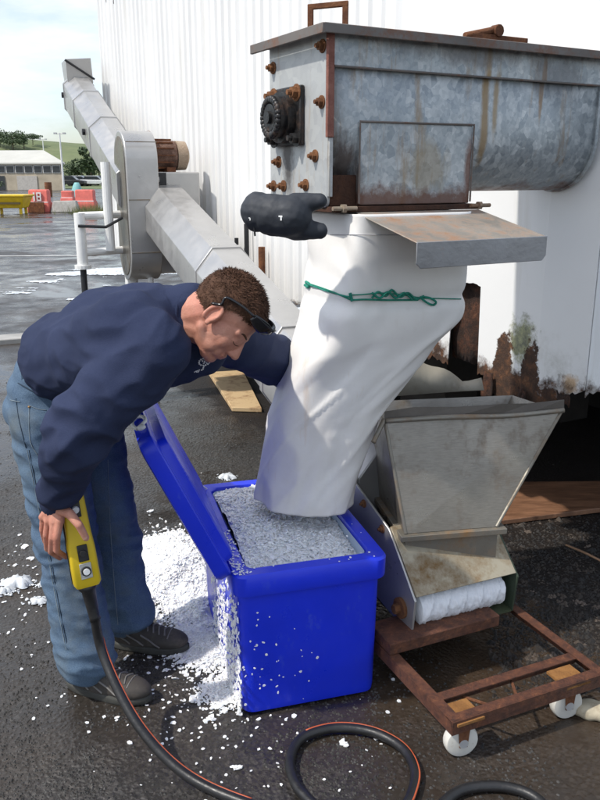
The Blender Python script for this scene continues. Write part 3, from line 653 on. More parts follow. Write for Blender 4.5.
# ================= TARPAULIN SLEEVE =================
n = NT('white_tarpaulin'); pos = n.sep()
g = n.ramp(n.noise(3.5, 9, .65, n.map((1, 1, .6))), [(.35, (.84, .82, .79)), (.6, (.80, .775, .735)), (.8, (.62, .56, .48))])
lw = n.ramp(n.math('ADD', n.math('SUBTRACT', 1.05, pos[2]), n.math('MULTIPLY', n.math('SUBTRACT', n.noise(5, 8, .7), .5), .9)), [(.1, 0.0), (.7, .75)])
c = n.mix(lw, g, (.62, .56, .49)); spk = n.ramp(n.noise(38, 6, .7), [(.70, 0.0), (.78, .55)]); c = n.mix(n.math("MULTIPLY", spk, lw), c, (.2, .13, .08))
st = n.ramp(n.noise(4.5, 8, .7, n.map((2.5, 2.5, .35))), [(.62, 0.0), (.72, .35)]); c = n.mix(n.math('MULTIPLY', st, n.ramp(pos[2], [(.0, 1.0), (1.0, 1.0)])), c, (.62, .42, .25))
TARP = n.fin(c, .42, 0, n.noise(14, 7, .6), .003, .5); TARP.node_tree.nodes['Principled BSDF'].inputs['Subsurface Weight'].default_value = .0
def srow(py, xl, xr, Y, sq, ang, ratio, tilt=0):
    c = (P(xl, py, Y)+P(xr, py, Y))/2; wt = (P(xr, py, Y)-P(xl, py, Y)).x
    u, v = dirs(ang); pts = []; N = 120
    for k in range(N):
        th = 2*math.pi*k/N; cx, sx = math.cos(th), math.sin(th)
        e = 2/sq; pts.append((math.copysign(abs(cx)**e, cx), math.copysign(abs(sx)**e, sx)*ratio))
    wd = [u*a+v*b for a, b in pts]; ext = max(p.x for p in wd)-min(p.x for p in wd); s = wt/ext
    off = (max(p.x for p in wd)+min(p.x for p in wd))/2*s
    return [c+p*s-V((off, 0, 0))+Z*(tilt*p.x*s) for p in wd]
rows = [(211, 310, 470, 2.50, 9, 28.8, .72, 0), (250, 308, 467, 2.50, 8, 28.8, .72, 0), (287, 305, 464, 2.50, 6, 27, .70, 0), (320, 298, 460, 2.50, 4.5, 24, .68, .05), (350, 288, 436, 2.49, 3.6, 20, .68, .1),
        (380, 280, 410, 2.48, 3, 15, .72, .1), (410, 272, 384, 2.47, 2.8, 12, .76, .08), (440, 266, 370, 2.47, 2.5, 10, .8, .04), (470, 261, 359, 2.47, 2.4, 8, .82, 0), (499, 257, 350, 2.46, 2.3, 8, .84, -.12)]
rings = []
for k in range((len(rows)-1)*10+1):
    i = min(k//10, len(rows)-2); f = k/10-i; a = rows[i]; b = rows[i+1]
    a0 = rows[max(i-1, 0)]; b1 = rows[min(i+2, len(rows)-1)]
    cat = lambda j: .5*(2*a[j]+(b[j]-a0[j])*f+(2*a0[j]-5*a[j]+4*b[j]-b1[j])*f*f+(3*a[j]-a0[j]-3*b[j]+b1[j])*f**3)
    rg = srow(*[cat(j) for j in range(8)]); K = k/90; nn = len(rg); cc_ = sum(rg, V((0, 0, 0)))/nn; out = []
    for j, p in enumerate(rg):
        d = (p-cc_); d.z = 0; d.normalize()
        fold = .016*(K**.8)*noise.noise(V((d.x*2.4+K*1.5, d.y*2.4, K*1.2)))
        fold += .007*(1-abs(noise.noise(V((d.x*1.7+5+K*2, d.y*1.7+K*2.2, K*4.6))))*2)*min(1, K*3)
        dg = noise.noise(V((p.x*7-p.z*5, p.y*4, p.z*3))); fold += .005*dg*math.exp(-((K-.42)/.22)**2)*2
        fold += .007*noise.noise(V((p.x*16+p.z*9, p.y*12, p.z*6)))*math.exp(-((K-.15)/.16)**2)*(1.8 if d.x < -.2 else .7)
        fold -= .011*math.exp(-((K-.245)/.022)**2); th_ = math.atan2(d.y, d.x); fold += .0035*math.sin(th_*17+3*math.sin(th_*4)+K*6)*math.exp(-((K-.245)/.055)**2)
        fold += .006*max(0, 1-abs(noise.noise(V((th_*1.1+K*3.5, K*1.5, 4))))*7)*min(1, max(0, K-.2)*4)
        out.append(p+d*fold)
    rings.append(out)
m = MB(); m.loft(rings, False, False); me = m.mesh('tarpaulin_sleeve')
slv = mkobj('tarpaulin_sleeve', me, TARP, None, True); s_ = slv.modifiers.new('t', 'SOLIDIFY'); s_.thickness = .004; s_.offset = -1
tag(slv, 'white tarpaulin chute sleeve hanging from the hopper into the blue box', 'chute sleeve')
btS = bvh(me)
def onS(px, py, off=.004, bt=None):
    d = ray(px, py).normalized(); h = (bt or btS).ray_cast(CAM, d); return (h[0]-d*off) if h[0] else None
# seam line near the top
pts = [onS(px, 234+.01*px-3, .003) for px in range(330, 405, 4)]; pts = [p for p in pts if p]
if len(pts) > 3: MB().tube(pts, .0012, 5).build('stitched_seam', simple('seam', (.5, .5, .52), .6), slv)
# green rope
GRN = simple('green_rope', (.01, .22, .15), .7, 0, .35, 60, .003, 300)
rope = thing('rope', 'thin green rope knotted round the tarpaulin sleeve', 'rope', onS(380, 297, .01) or P(380, 297, 2.3))
def rp(lst, r_=.0024, nm='strand', off=.006):
    pts = [onS(x, y, off) for x, y in lst]; pts = [p for p in pts if p]
    if len(pts) > 1: MB().tube(cmr(pts, 5), r_, 6).build(nm, GRN, rope)
rp([(307, 284), (318, 288), (330, 292), (345, 296), (352, 297)]); rp([(307, 283), (325, 289), (340, 295), (351, 300)])
rp([(351, 295), (363, 294.5), (380, 293), (395, 294), (410, 296), (422, 298), (440, 298.5), (461, 299)], .0020)
rp([(351, 300), (365, 299.5), (382, 300), (400, 300), (418, 300)], .003)
rp([(350, 293), (351, 297), (352, 301)], .005)
rp([(372, 298), (378, 292), (386, 296), (392, 290), (400, 297), (408, 293), (416, 299), (424, 296)], .0035, 'knot', .009)
rp([(372, 293), (380, 298), (388, 292), (396, 298), (404, 293), (412, 299)], .0035, 'knot', .012)
rp([(420, 297), (426, 302), (433, 305), (436, 302), (430, 298), (424, 297)], .0035, 'loop', .008)
rp([(306, 282), (309, 284), (308, 287), (305, 285)], .005, 'knot', .006)

# ================= AUGER CONVEYOR WITH INLET HOPPER =================
SS = m_stain('stainless', (.27, .245, .21), .36, .7, (.15, .10, .055), (.52, .70), 4, (1, 1, .5), .0012, (40, (1, 1, 8), (0, 0, .4)), .72)  # base colour darkened for the shade on the inlet hopper
SSD = m_stain('stained_stainless', (.28, .26, .22), .48, .6, (.22, .12, .045), (.47, .68), 6, (1, 1, .6), .0015, None, .65)
SSL = m_stain('matt_stainless', (.50, .49, .475), .36, .6, (.3, .2, .12), (.66, .8), 3, (1, 1, .5), .001, None, .8)
M0 = V((.545, 2.31, 0)); conv = thing('auger_conveyor', 'stainless auger conveyor with square inlet hopper, rising left behind the man', 'conveyor', (M0.x, M0.y, 0))
TS = math.tan(R(15.3)); wd = .18
def csec(s, z0=0, k=1.0, prof=((-1, -.055), (-1, .11), (-.45, .23), (.45, .23), (1, .11), (1, -.055), (.55, -.17), (-.55, -.17))):
    c = M0+VM*s+Z*(.33+TS*s); return [c+UM*a*wd*k+Z*(b*k+z0) for a, b in prof]
m = MB(); m.loft([csec(.42), csec(1.4), csec(2.4), csec(3.56)]); m.build('tube_casing', SSL, conv, bevel=.004)
for s in (1.35, 2.35): MB().loft([csec(s, 0, 1.04), csec(s+.03, 0, 1.04)]).build('joint_flange', SSL, conv, bevel=.002)
# side cheek plates of inlet box
def fm(a, b, c): return M0+UM*a+VM*b+Z*c
for sx in (-1, 1):
    x0, x1 = (sx*.205, sx*.197)
    poly = [(0, .16), (-.015, .30), (.16, .475), (.62, .62), (.62, .36), (.42, .22)]
    MB().prism([fm(x0, b, c) for b, c in poly], UM*(x1-x0)).build('cheek_plate', SSL if sx < 0 else simple('mossy_steel', (.05, .07, .045), .6, .3, .3, 10), conv, bevel=.002)
MB().hexa([fm(-.196, 0.0, .305), fm(.196, 0.0, .305), fm(.196, .17, .475), fm(-.196, .17, .475), fm(-.196, -.012, .312), fm(.196, -.012, .312), fm(.196, .165, .482), fm(-.196, .165, .482)]).build('sloping_cover', m_stain('cover_stain', (.42, .37, .27), .45, .4, (.16, .09, .03), (.44, .62), 7, (1, 1, 1)), conv, bevel=.002)
MB().hexa([fm(-.196, .0, .160), fm(.196, .0, .160), fm(.196, .6, .20), fm(-.196, .6, .20), fm(-.196, .0, .168), fm(.196, .0, .168), fm(.196, .6, .21), fm(-.196, .6, .21)]).build('floor_plate', simple('mossy_floor', (.06, .075, .04), .6, .2, .3, 10), conv)
MB().box(fm, -.196, .196, .26, .27, .17, .47).build('back_plate', DARK, conv)
# auger coated in ice: roller with spiral ridges
ICEW = simple('frosted_white', (.78, .79, .82), .5, 0, .05, 30, .004, 90)
m = MB(); rings = []; N = 130
for i in range(N+1):
    x = -.165+.33*i/N; ring = []
    for k in range(36):
        a = 2*math.pi*k/36; ph = (x*95+a*2.0); rr = .058+.008*((ph/math.pi*.5) % 1.0)-.003+.005*noise.noise(V((x*70, a*4, 0)))+.004*noise.noise(V((x*160, a*9, 0)))
        ring.append(fm(x, .055, .238)+VM*rr*math.cos(a)+Z*rr*math.sin(a))
    rings.append(ring)
m.loft(rings); m.build('iced_auger', ICEW, conv, True)
m = MB().disc(fm(-.2055, .06, .24), -UM, .035, .012, 14); m.disc(fm(-.217, .06, .24), -UM, .016, .02, 6); m.build('shaft_bolt', RB, conv)
for (b, c) in ((.20, .46), (.33, .50), (.46, .55)): hexbolt(fm(-.2055, b, c), -UM, .010, .008, 'bolt', RB, conv)
# neck flange + hopper
UH, VH = dirs(10); K0 = V((.345, 2.345, 0)); fk = F(K0, UH, VH)
MB().box(fk, -.02, .345, -.02, .34, .452, .472).build('neck_flange', SSD, conv, bevel=.002)
MB().box(fk, 0, .32, 0, .31, .36, .452).build('neck', SSD, conv)
bot = [fk(0, 0, .474), fk(.315, 0, .474), fk(.315, .31, .474), fk(0, .31, .474)]
TL = P(385, 420, 2.44); ftl = F(V((TL.x, TL.y, 0)), *dirs(8.5))
top = [ftl(0, 0, .83), ftl(.61, 0, .835), ftl(.58, .33, .80), ftl(.02, .33, .80)]
m = MB(); m.loft([bot, top], False, False); hp = m.build('inlet_hopper', SS, conv); s_ = hp.modifiers.new('t', 'SOLIDIFY'); s_.thickness = .004; s_.offset = 0
m = MB(); rim = [ftl(0, -.008, .832), ftl(.2, -.012, .836), ftl(.42, -.006, .83), ftl(.615, -.006, .84)]
m.tube(cmr(rim), .009, 8); m.build('rim_roll', SSD, hp, True)
m = MB(); 
fr2 = [(0, .02), (.1, .03), (.25, .022), (.4, .03), (.5, .024), (.62, .035)]
for (a, h) in fr2: m.v += [ftl(a, .004, .835), ftl(a, .012+.01*math.sin(a*30), .838+h)]
for i in range(5): m.f.append((2*i, 2*i+2, 2*i+3, 2*i+1))
o = m.build('rim_lip', simple('lip_metal', (.11, .095, .08), .6, .4), hp); s_ = o.modifiers.new('t', 'SOLIDIFY'); s_.thickness = .003
MB().tube(cmr([ftl(-.004, -.004, .835), ftl(-.03, -.03, .80), ftl(-.05, -.05, .775)]), .008, 8).build('bent_lug', SSD, hp, True)
for (a, b) in (((0, 0)), ((.61, 0))):
    i = 0 if a == 0 else 1; MB().tube([bot[i], top[i]], .006, 8).build('corner_weld', SSD, hp)
for a in (0.0,):
    BS = m_stain('scuffed_sheet', (.36, .33, .27), .65, .2, (.14, .1, .06), (.5, .75), 5, (1, 1, 1))
    m = MB()
    for k in range(25):
        a_ = -.12+.62*k/24; zt_ = .835+.17*max(0, 1-max(0, a_-.02)/.40)**.8+.006*math.sin(a_*40); m.v += [ftl(a_, .365+.05*math.sin(a_*3), .80), ftl(a_, .40+.05*math.sin(a_*3), zt_)]
    for k in range(24): m.f.append((2*k, 2*k+2, 2*k+3, 2*k+1))
    o = m.build('back_splash', BS, hp, True); q = o.modifiers.new('t', 'SOLIDIFY'); q.thickness = .003
# end box with motor at the far end
fe = F(M0+VM*3.55, UM, VM)
eb_ = MB().box(fe, -.24, .24, .05, .42, .93, 1.62).build('gear_box_casing', SSL, conv, bevel=.01)
MB().box(fe, -.075, -.0, .043, .0495, 1.40, 1.615).build('black_strip', BLK, eb_)
MB().tube([fe(-.22, .03, 1.56), fe(-.06, .0, 1.57)], .018, 10).build('tensioner_bar', SSL, eb_)
mo = thing('gear_motor', 'rust brown electric gear motor on top of the conveyor end box', 'motor', fe(-.05, .2, 1.62))
mc = fe(-.02, .2, 1.73)
m = MB().tube([mc-UM*.23, mc-UM*.22, mc+UM*.12, mc+UM*.13], [.08, .10, .10, .09], 24); m.build('motor_body', m_rust('brown_motor', [(.3, (.06, .035, .028)), (.5, (.15, .08, .055)), (.65, (.27, .17, .13)), (.8, (.4, .32, .26))]), mo, ang=30)
for k in range(14):
    a = k*2*math.pi/14; d = VM*math.cos(a)+Z*math.sin(a); m = MB().hexa([mc-UM*.18+d*.096-Z*.003, mc+UM*.10+d*.096-Z*.003, mc+UM*.10+d*.110-Z*.003, mc-UM*.18+d*.110-Z*.003, mc-UM*.18+d*.096+Z*.003, mc+UM*.10+d*.096+Z*.003, mc+UM*.10+d*.110+Z*.003, mc-UM*.18+d*.110+Z*.003]); m.build('cooling_fin', RUSTM, mo)
m = MB().tube([mc+UM*.131, mc+UM*.2, mc+UM*.22], [.10, .096, .055], 24); m.build('fan_cover', m_rust('pale_rust', [(.3, (.3, .2, .13)), (.7, (.5, .4, .3))]), mo, ang=30)
MB().tube(cmr([mc-UM*.08+Z*.10, mc-UM*.07+Z*.145, mc-UM*.04+Z*.15, mc-UM*.03+Z*.10]), .008, 8).build('lifting_eye', RUSTM, mo)
for a in (-.16, .04): MB().box(F(mc, UM, VM), a, a+.06, -.12, .12, -.11, -.08).build('foot', RUSTM, mo)
# chain guard
fg = F(P(137, 207, 5.55)*1, UM, VM); gc = P(137, 207, 5.6); gc = V((gc.x, gc.y, gc.z))
fg = F(gc, UM, VM)
m = MB(); prof = [(.19*math.cos(a), .19*math.sin(a)+.31) for a in [math.pi*k/14 for k in range(15)]]+[(.19*math.cos(a), .19*math.sin(a)-.31) for a in [math.pi+math.pi*k/14 for k in range(15)]]
m.prism([fg(-.10, b, c) for b, c in prof], UM*.215); cg = m.build('chain_guard', SSL, conv, bevel=.006)
m = MB(); m.prism([fg(-.105, b*.86, c*.93) for b, c in prof], UM*.004); m.build('guard_cover', SS, cg)
for c in (-.30, .05, .42): MB().box(fg, -.095, .11, -.196, -.1905, c, c+.006).build('guard_seam', SSD, cg)
MB().tube([fg(.2, -.05, -.30), fg(.25, -.2, -.42)], .035, 12).build('drive_shaft', SSL, cg)
MB().tube([fg(.20, -.30, -.27), fg(.245, -.31, -.43)], .022, 12).build('gas_strut', SS, cg)
# ================= SECOND CONVEYOR =================
c2v = thing('upper_conveyor', 'pale steel enclosed conveyor climbing away past the container\'s far end', 'conveyor', P(137, 190, 5.75))
S0 = P(132, 178, 5.75); d2 = (V((-.42, 1, 0)).normalized()); u2 = V((d2.y, -d2.x, 0)); TS2 = math.tan(R(18.2))
def sec2(s, k=1.0): 
    c = S0+d2*s+Z*TS2*s; return [c+u2*a*.135*k+Z*b*k for a, b in ((-1, -.13), (-1, .08), (-.3, .16), (.6, .16), (1, .08), (1, -.13), (.5, -.2), (-.5, -.2))]
m = MB(); m.loft([sec2(-.15), sec2(1.3), sec2(2.32)]); m.build('tube_casing', SSL, c2v, bevel=.004)
for s in (.9, 1.7, 2.27): MB().loft([sec2(s, 1.05), sec2(s+.03, 1.05)]).build('joint_flange', SSL, c2v)
tp = S0+d2*2.33+Z*TS2*2.33; f2 = F(tp, u2, d2)
hd = MB(); hd.loft([[f2(-.10, -.10, .08), f2(.13, -.10, .08), f2(.13, .15, .08), f2(-.10, .15, .08)], [f2(-.115, -.14, .27), f2(.115, -.14, .29), f2(.115, .15, .29), f2(-.115, .15, .27)]]); hd = hd.build('discharge_head', SSL, c2v, bevel=.004)
MB().tube([f2(-.12, -.155, .26), f2(.14, -.12, .11)], .010, 6).build('strap', BLK, hd)
for s in (.2, 1.15, 2.3): MB().disc(S0+d2*s+Z*(TS2*s-.02)-u2*.137, -u2, .025, .02, 8).build('bolt', BLK, c2v)
# ================= TUBULAR STAND =================
st_ = thing('tube_stand', 'white tubular steel stand holding up the conveyor left of the chain guard', 'stand', P(80, 392, 5.5))
YS_ = 5.4
def W(px, py, Y=YS_): return P(px, py, Y)
a = W(79, 213); MB().tube([V((a.x, a.y, W(79, 268).z)), a], .036, 14).build('post', WHT, st_, ang=30)
MB().tube([V((a.x, a.y, 0.0)), V((a.x, a.y, W(79, 268).z))], .022, 12).build('lower_leg', BLK, st_)
z_ = W(79, 268).z; MB().tube([V((a.x, a.y, z_-.005)), V((a.x, a.y, z_+.02))], .055, 14).build('collar', WHT, st_)
b = W(105, 162, YS_+.1); MB().tube([V((b.x, b.y, W(105, 252).z)), b], .032, 14).build('post', WHT, st_)
g2 = W(121, 150, YS_+.25); MB().tube([V((g2.x+.02, g2.y, 0.0)), V((g2.x+.02, g2.y, W(121, 200).z))], .045, 14).build('post', WHT, st_)
for y in (216, 253):
    MB().tube([V((a.x, a.y, W(79, y).z)), V((g2.x, g2.y, W(79, y).z))], .026, 12).build('rail', WHT, st_)
MB().tube([W(78, 226, YS_-.05), W(106, 227, YS_-.0), W(122, 218, YS_+.1)], .010, 8).build('black_strap', BLK, st_)
m = MB().box(F(V((a.x, a.y, 0)), UM, VM), -.09, .09, -.09, .09, 0, .012).build('foot_plate', STEEL, st_)
# conveyor support legs hidden behind the man
for (x, s) in ((-.14, 3.62),): MB().tube([fm(x, s, 0), fm(x, s, .33+TS*s-.1)], .022, 8).build('support_leg', WHT, conv)

# ================= TROLLEY =================
tro = thing('trolley', 'low rusty angle-iron trolley under the conveyor inlet', 'trolley', (.42, 1.83, 0)); T0 = V((.42, 1.83, 0)); ft = F(T0, UM, VM)
WET_R = m_rust('wet_rust', [(.3, (.035, .014, .010)), (.45, (.10, .038, .022)), (.58, (.17, .062, .03)), (.7, (.34, .14, .055))], .6, 34)
TRD = .56; TRL = .46
def angle_iron(p0, p1, side, nm='frame_bar'):
    d = (p1-p0).normalized(); m = MB(); m.hexa([p0, p1, p1+Z*.0+side*.004, p0+side*.004, p0+Z*.042, p1+Z*.042, p1+Z*.042+side*.004, p0+Z*.042+side*.004])
    q = Z*.0385; m.hexa([p0+side*.0045+q, p1+side*.0045+q, p1+side*.033+q, p0+side*.033+q, p0+side*.0045+q+Z*.0038, p1+side*.0045+q+Z*.0038, p1+side*.033+q+Z*.0038, p0+side*.033+q+Z*.0038])
    return m.build(nm, WET_R, tro)
z0 = .108
angle_iron(ft(0, 0, z0), ft(TRD, 0, z0), VM); angle_iron(ft(0, .006, z0+.0005), ft(0, TRL, z0+.0005), UM); angle_iron(ft(TRD, .006, z0+.001), ft(TRD, TRL, z0+.001), -UM)
angle_iron(ft(0.006, TRL, z0-.0005), ft(TRD-.006, TRL, z0-.0005), -VM); angle_iron(ft(.006, .13, z0-.001), ft(TRD-.006, .13, z0-.001), -VM)
for a in (.16, .24): MB().tube([ft(a, .02, z0+.03), ft(a+.05*(1 if a > .2 else -1), .11, z0+.02)], .005, 6).build('tie_rod', RUSTM, tro)
MB().box(ft, -.0, .42, TRL-.12, TRL+.02, z0+.044, z0+.085).build('packing_beam', WET_R, tro, bevel=.004)
CAST = m_stain('white_caster', (.70, .68, .62), .5, 0, (.30, .2, .11), (.55, .8), 25, (1, 1, 1), .001)
def caster(a, b, nm_dirt):
    m_ = MB().box(ft, a-.045, a+.045, b-.045, b+.045, z0+.026, z0+.034); pl = m_.build('caster_plate', m_rust('plate_rust', [(.3, (.2, .08, .02)), (.7, (.5, .24, .07))]), tro)
    c = ft(a, b, .05); ax = (UM*.75+VM*-.66).normalized(); ax = V((.25, -.97, 0)).normalized()
    fk_ = MB(); s = ax.cross(Z)
    for q in (-.024, .019):
        p = c+ax*q; fk_.hexa([p-s*.012-Z*.012, p+s*.012-Z*.012, p+s*.012-Z*.012+ax*.004, p-s*.012-Z*.012+ax*.004, p-s*.02+Z*.082, p+s*.02+Z*.082, p+s*.02+Z*.082+ax*.004, p-s*.02+Z*.082+ax*.004])
    fk_.build('caster_fork', RUSTM, pl)
    wl = MB().tube([c-ax*.017, c-ax*.015, c-ax*.008, c+ax*.008, c+ax*.015, c+ax*.017], [.040, .047, .050, .050, .047, .040], 30); w_ = wl.build('wheel', CAST, tro, ang=50)
    hb = MB().disc(c+ax*.016, ax, .014, .008, 12).build('hub', STEEL, w_)
caster(.06, .040, 0); caster(TRD-.11, .045, 1); 
c = G(590, 715); m = MB()
for k in range(3): m.ell(V((c.x+.04*k, c.y-.01*k, .02)), (.06, .04, .028), None, 10, 7)
me = bake(m, .006, 2, lambda p, nn: .006*noise.noise(p*30)); tag(mkobj('broken_block', me, m_stain('pale_block', (.5, .44, .32), .8, 0, (.16, .1, .05), (.5, .68), 9), None, True), 'pale broken lump by the trolley\'s second wheel', 'broken block')

# ================= COOL BOX =================
BLUE = m_stain('blue_plastic', (.009, .033, .70), .36, 0, (.04, .085, .60), (.56, .78), 16, (1.6, 1.6, .5), .0008, None, .8)
LINER = simple('liner_plastic', (.55, .66, .78), .4, 0, .05, 5)
B0 = V((-.172, 2.045, 0)); fb = F(B0, UB, VB)
BW, BD, BH = .43, .68, .492
box = thing('cool_box', 'bright blue open insulated box brimming with crushed ice', 'cool box', fb(BW/2, BD/2, 0))
def rr(a0, a1, b0, b1, z, r_, n_=5):
    pts = []
    for (cx, cy, s) in ((a1-r_, b0+r_, -90), (a1-r_, b1-r_, 0), (a0+r_, b1-r_, 90), (a0+r_, b0+r_, 180)):
        for k in range(n_+1): t = R(s+90*k/n_); pts.append(fb(cx+r_*math.cos(t), cy+r_*math.sin(t), z))
    return pts
def rrt(e, z, r_): return rr(-e, BW+e, -e, BD+e, z, r_)
m = MB(); m.loft([rrt(-.012, .004, .03), rrt(-.002, .012, .035), rrt(0, .03, .035), rrt(.006, .40, .035), rrt(.007, .415, .035), rrt(.022, .422, .04), rrt(.024, .428, .042), rrt(.025, BH-.008, .042), rrt(.019, BH, .038), rrt(-.020, BH, .03), rrt(-.024, BH-.004, .03), rrt(-.028, BH-.03, .03)], True, False)
m.build('body', BLUE, box, ang=38)
m = MB(); m.loft([rrt(-.0285, BH-.010, .03), rrt(-.04, .1, .03), rrt(-.05, .06, .03)], False, True); m.build('liner', LINER, box, ang=40)
# lid hinged on the left long side, standing open about 120 degrees
an = R(115); la = UB*math.cos(an)+Z*math.sin(an); ln = UB*math.sin(an)-Z*math.cos(an)   # la: away from hinge, ln: normal towards box side
hx = fb(-.027, 0, BH-.005); fl = F(hx, la, VB, ln)   # a: up the lid, b: along hinge, c: inner side
def lr(a0, a1, b0, b1, c, r_, n_=4):
    pts = []
    for (cx, cy, s) in ((a1-r_, b0+r_, -90), (a1-r_, b1-r_, 0), (a0+r_, b1-r_, 90), (a0+r_, b0+r_, 180)):
        for k in range(n_+1): t = R(s+90*k/n_); pts.append(fl(cx+r_*math.cos(t), cy+r_*math.sin(t), c))
    return pts
def lt(e, c, r_): return lr(0-e, .49+e, -.02-e, BD+.02+e, c, r_)
m = MB(); m.loft([lt(-.03, -.045, .03), lt(-.006, -.040, .035), lt(0, -.030, .04), lt(0, .0, .04), lt(-.004, .004, .04), lt(-.028, .004, .03), lt(-.030, .006, .03), lt(-.034, .030, .03), lt(-.042, .034, .03)]); lid = m.build('lid', BLUE, box, ang=38)
for b in (.12, .5): MB().tube([fb(-.03, b, BH-.015), fb(-.03, b+.07, BH-.015)], .012, 10).build('hinge', BLUE, box)
# white latch pull on the lid edge
lc = fl(.475, .26, -.02)
m = MB(); ring = [lc+la*.012+VB*(.022*math.cos(t))-ln*0+la*(.012*math.sin(t)) for t in [k*2*math.pi/16 for k in range(17)]]
m.tube(cmr([fl(.493, .10, -.028), fl(.499, .125, -.036), fl(.500, .165, -.034), fl(.499, .185, -.018), fl(.499, .16, -.002), fl(.498, .12, .0), fl(.493, .10, -.028)]), .0055, 8); m.ell(fl(.494, .092, -.016), (.013, .013, .010), None, 10, 6); m.build('latch_pull', WHT, lid, True)
MB().tube(cmr([fb(0.01, BD-.03, BH+.003), fb(-.02, BD-.06, BH+.04), fl(.05, BD-.08, .034)]), .003, 6).build('lid_cord', WHT, box)

# ================= ICE =================
n = NT('crushed_ice'); cc = n.ramp(n.noise(60, 7, .7), [(.3, (.88, .90, .93)), (.6, (.96, .965, .97))]); ICE = n.fin(cc, .28, 0, n.noise(140, 8, .75), .004, .9)
ICE.node_tree.nodes['Principled BSDF'].inputs['Subsurface Weight'].default_value = .8
ICE.node_tree.nodes['Principled BSDF'].inputs['Subsurface Radius'].default_value = (.02, .022, .024)
def flake(m, p, s, flat=.6, nrm=Z):
    k = random.choice([4, 5, 6]); t = V((random.gauss(0, 1), random.gauss(0, 1), random.gauss(0, 1)*(1-flat))); nn = (nrm+V((random.gauss(0, 1), random.gauss(0, 1), random.gauss(0, 1)))*(1-flat)).normalized()
    u = nn.orthogonal().normalized(); a0 = random.random()*6.28; u = (u*math.cos(a0)+nn.cross(u)*math.sin(a0)); v = nn.cross(u); el = random.uniform(.5, 1)
    top = []; 
    for q in range(k): a = q*6.283/k; r_ = s*random.uniform(.6, 1.1); top.append(p+u*r_*math.cos(a)+v*r_*math.sin(a)*el)
    h = nn*s*random.uniform(.07, .2); m.loft([[x-h for x in top], [x+h for x in top]])
def icez(a, b):   # surface in the box
    x, y = a/BW, b/BD
    return .455+.050*math.exp(-((x-.35)**2/.18+(y-.6)**2/.2))+.02*math.exp(-((x-.15)**2/.04+(y-.35)**2/.1))+.010*fbm(V((a*14, b*14, 0)), 4)-.045*max(0, x-.7)-.02*max(0, .2-y)
m = MB(); N1, N2 = 60, 90
for i in range(N1+1):
    for j in range(N2+1): a = .03+(BW-.06)*i/N1; b = .03+(BD-.06)*j/N2; m.v.append(fb(a, b, icez(a, b)+.004*noise.noise(V((a*110, b*110, 1)))))
for i in range(N1):
    for j in range(N2): q = i*(N2+1)+j; m.f.append((q, q+1, q+N2+2, q+N2+1))
for i in range(8500):
    a = random.uniform(.035, BW-.035); b = random.uniform(.035, BD-.035); flake(m, fb(a, b, icez(a, b)+random.uniform(-.001, .006)), random.choice([.003, .004, .006, .008, .011])*random.uniform(.7, 1.1), .72)
tag(m.build('crushed_ice', ICE), 'crushed ice heaped inside the open blue box', 'ice', kind='stuff')
GS = [(G(188, 568), .085, .20), (G(170, 548), .07, .17), (G(158, 585), .05, .15), (G(205, 610), .06, .13), (G(213, 650), .045, .085), (G(228, 690), .02, .06), (G(196, 640), .03, .08)]
def heap(x, y):
    h = -.022
    for g, a, r_ in GS: h += a*math.exp(-((x-g.x)**2+(y-g.y)**2)/(r_*r_)*1.4)*.85
    return h+.016*fbm(V((x*13, y*13, 0)), 4)
def inbox(p, e=.0): q = p-B0; a = q.dot(UB); b = q.dot(VB); return -e < a < BW+e and -e < b < BD+e
m = MB(); idx = {}; st = .0085; x0, y0 = -1.05, 1.9
for i in range(125):
    for j in range(190):
        x, y = x0+i*st, y0+j*st; h = heap(x, y)
        if h > -.006 and not inbox(V((x, y, 0)), -.02): idx[(i, j)] = len(m.v); m.v.append(V((x, y, max(-.002, h)+.002+.004*noise.noise(V((x*90, y*90, 0))))))
for (i, j) in list(idx):
    q = [(i, j), (i+1, j), (i+1, j+1), (i, j+1)]
    if all(k in idx for k in q): m.f.append(tuple(idx[k] for k in q))
for i in range(14000):
    g, a, r_ = random.choice(GS+GS[3:]); x = g.x+random.gauss(0, r_*.75); y = g.y+random.gauss(0, r_*.75); p = V((x, y, 0))
    if inbox(p, .0): continue
    h = heap(x, y); 
    if h < -.012 and random.random() < .55: continue
    flake(m, V((x, y, max(h, gh(x, y))+.003)), random.choice([.004, .006, .009, .013])*random.uniform(.7, 1.15), .5)
tag(m.build('ice_heap', ICE), 'white heap of spilled ice flakes on the ground left of the blue box', 'ice', kind='stuff')
# flakes stuck on the box sides
m = MB()
for i in range(900):
    b = random.uniform(.0, .5)*random.random()**.3; z = random.uniform(.01, .46)*random.random()**.45
    if random.random() > .9-.35*z/.46: continue
    flake(m, fb(-.006-.005*random.random(), b, z), random.uniform(.005, .014), .8, -UB)
for i in range(38):
    a = abs(random.gauss(0, .12)); z = random.uniform(.1, .47)*random.random()**.4
    if a < BW: flake(m, fb(a, -.008-(.018 if z > .41 else 0), z), random.uniform(.0025, .006), .85, -VB)
for i in range(160): flake(m, fb(random.choice([random.uniform(-.02, .03), random.uniform(-.02, BW)]), random.uniform(-.02, .02) if random.random() < .5 else random.uniform(0, .3), BH+.002) if random.random() < .3 else fb(random.uniform(-.02, .02), random.uniform(-.02, .3), BH+.003), random.uniform(.003, .006), .85)
tag(m.build('ice_flakes', ICE), 'ice flakes stuck to the side and rim of the blue box', 'ice', kind='stuff')
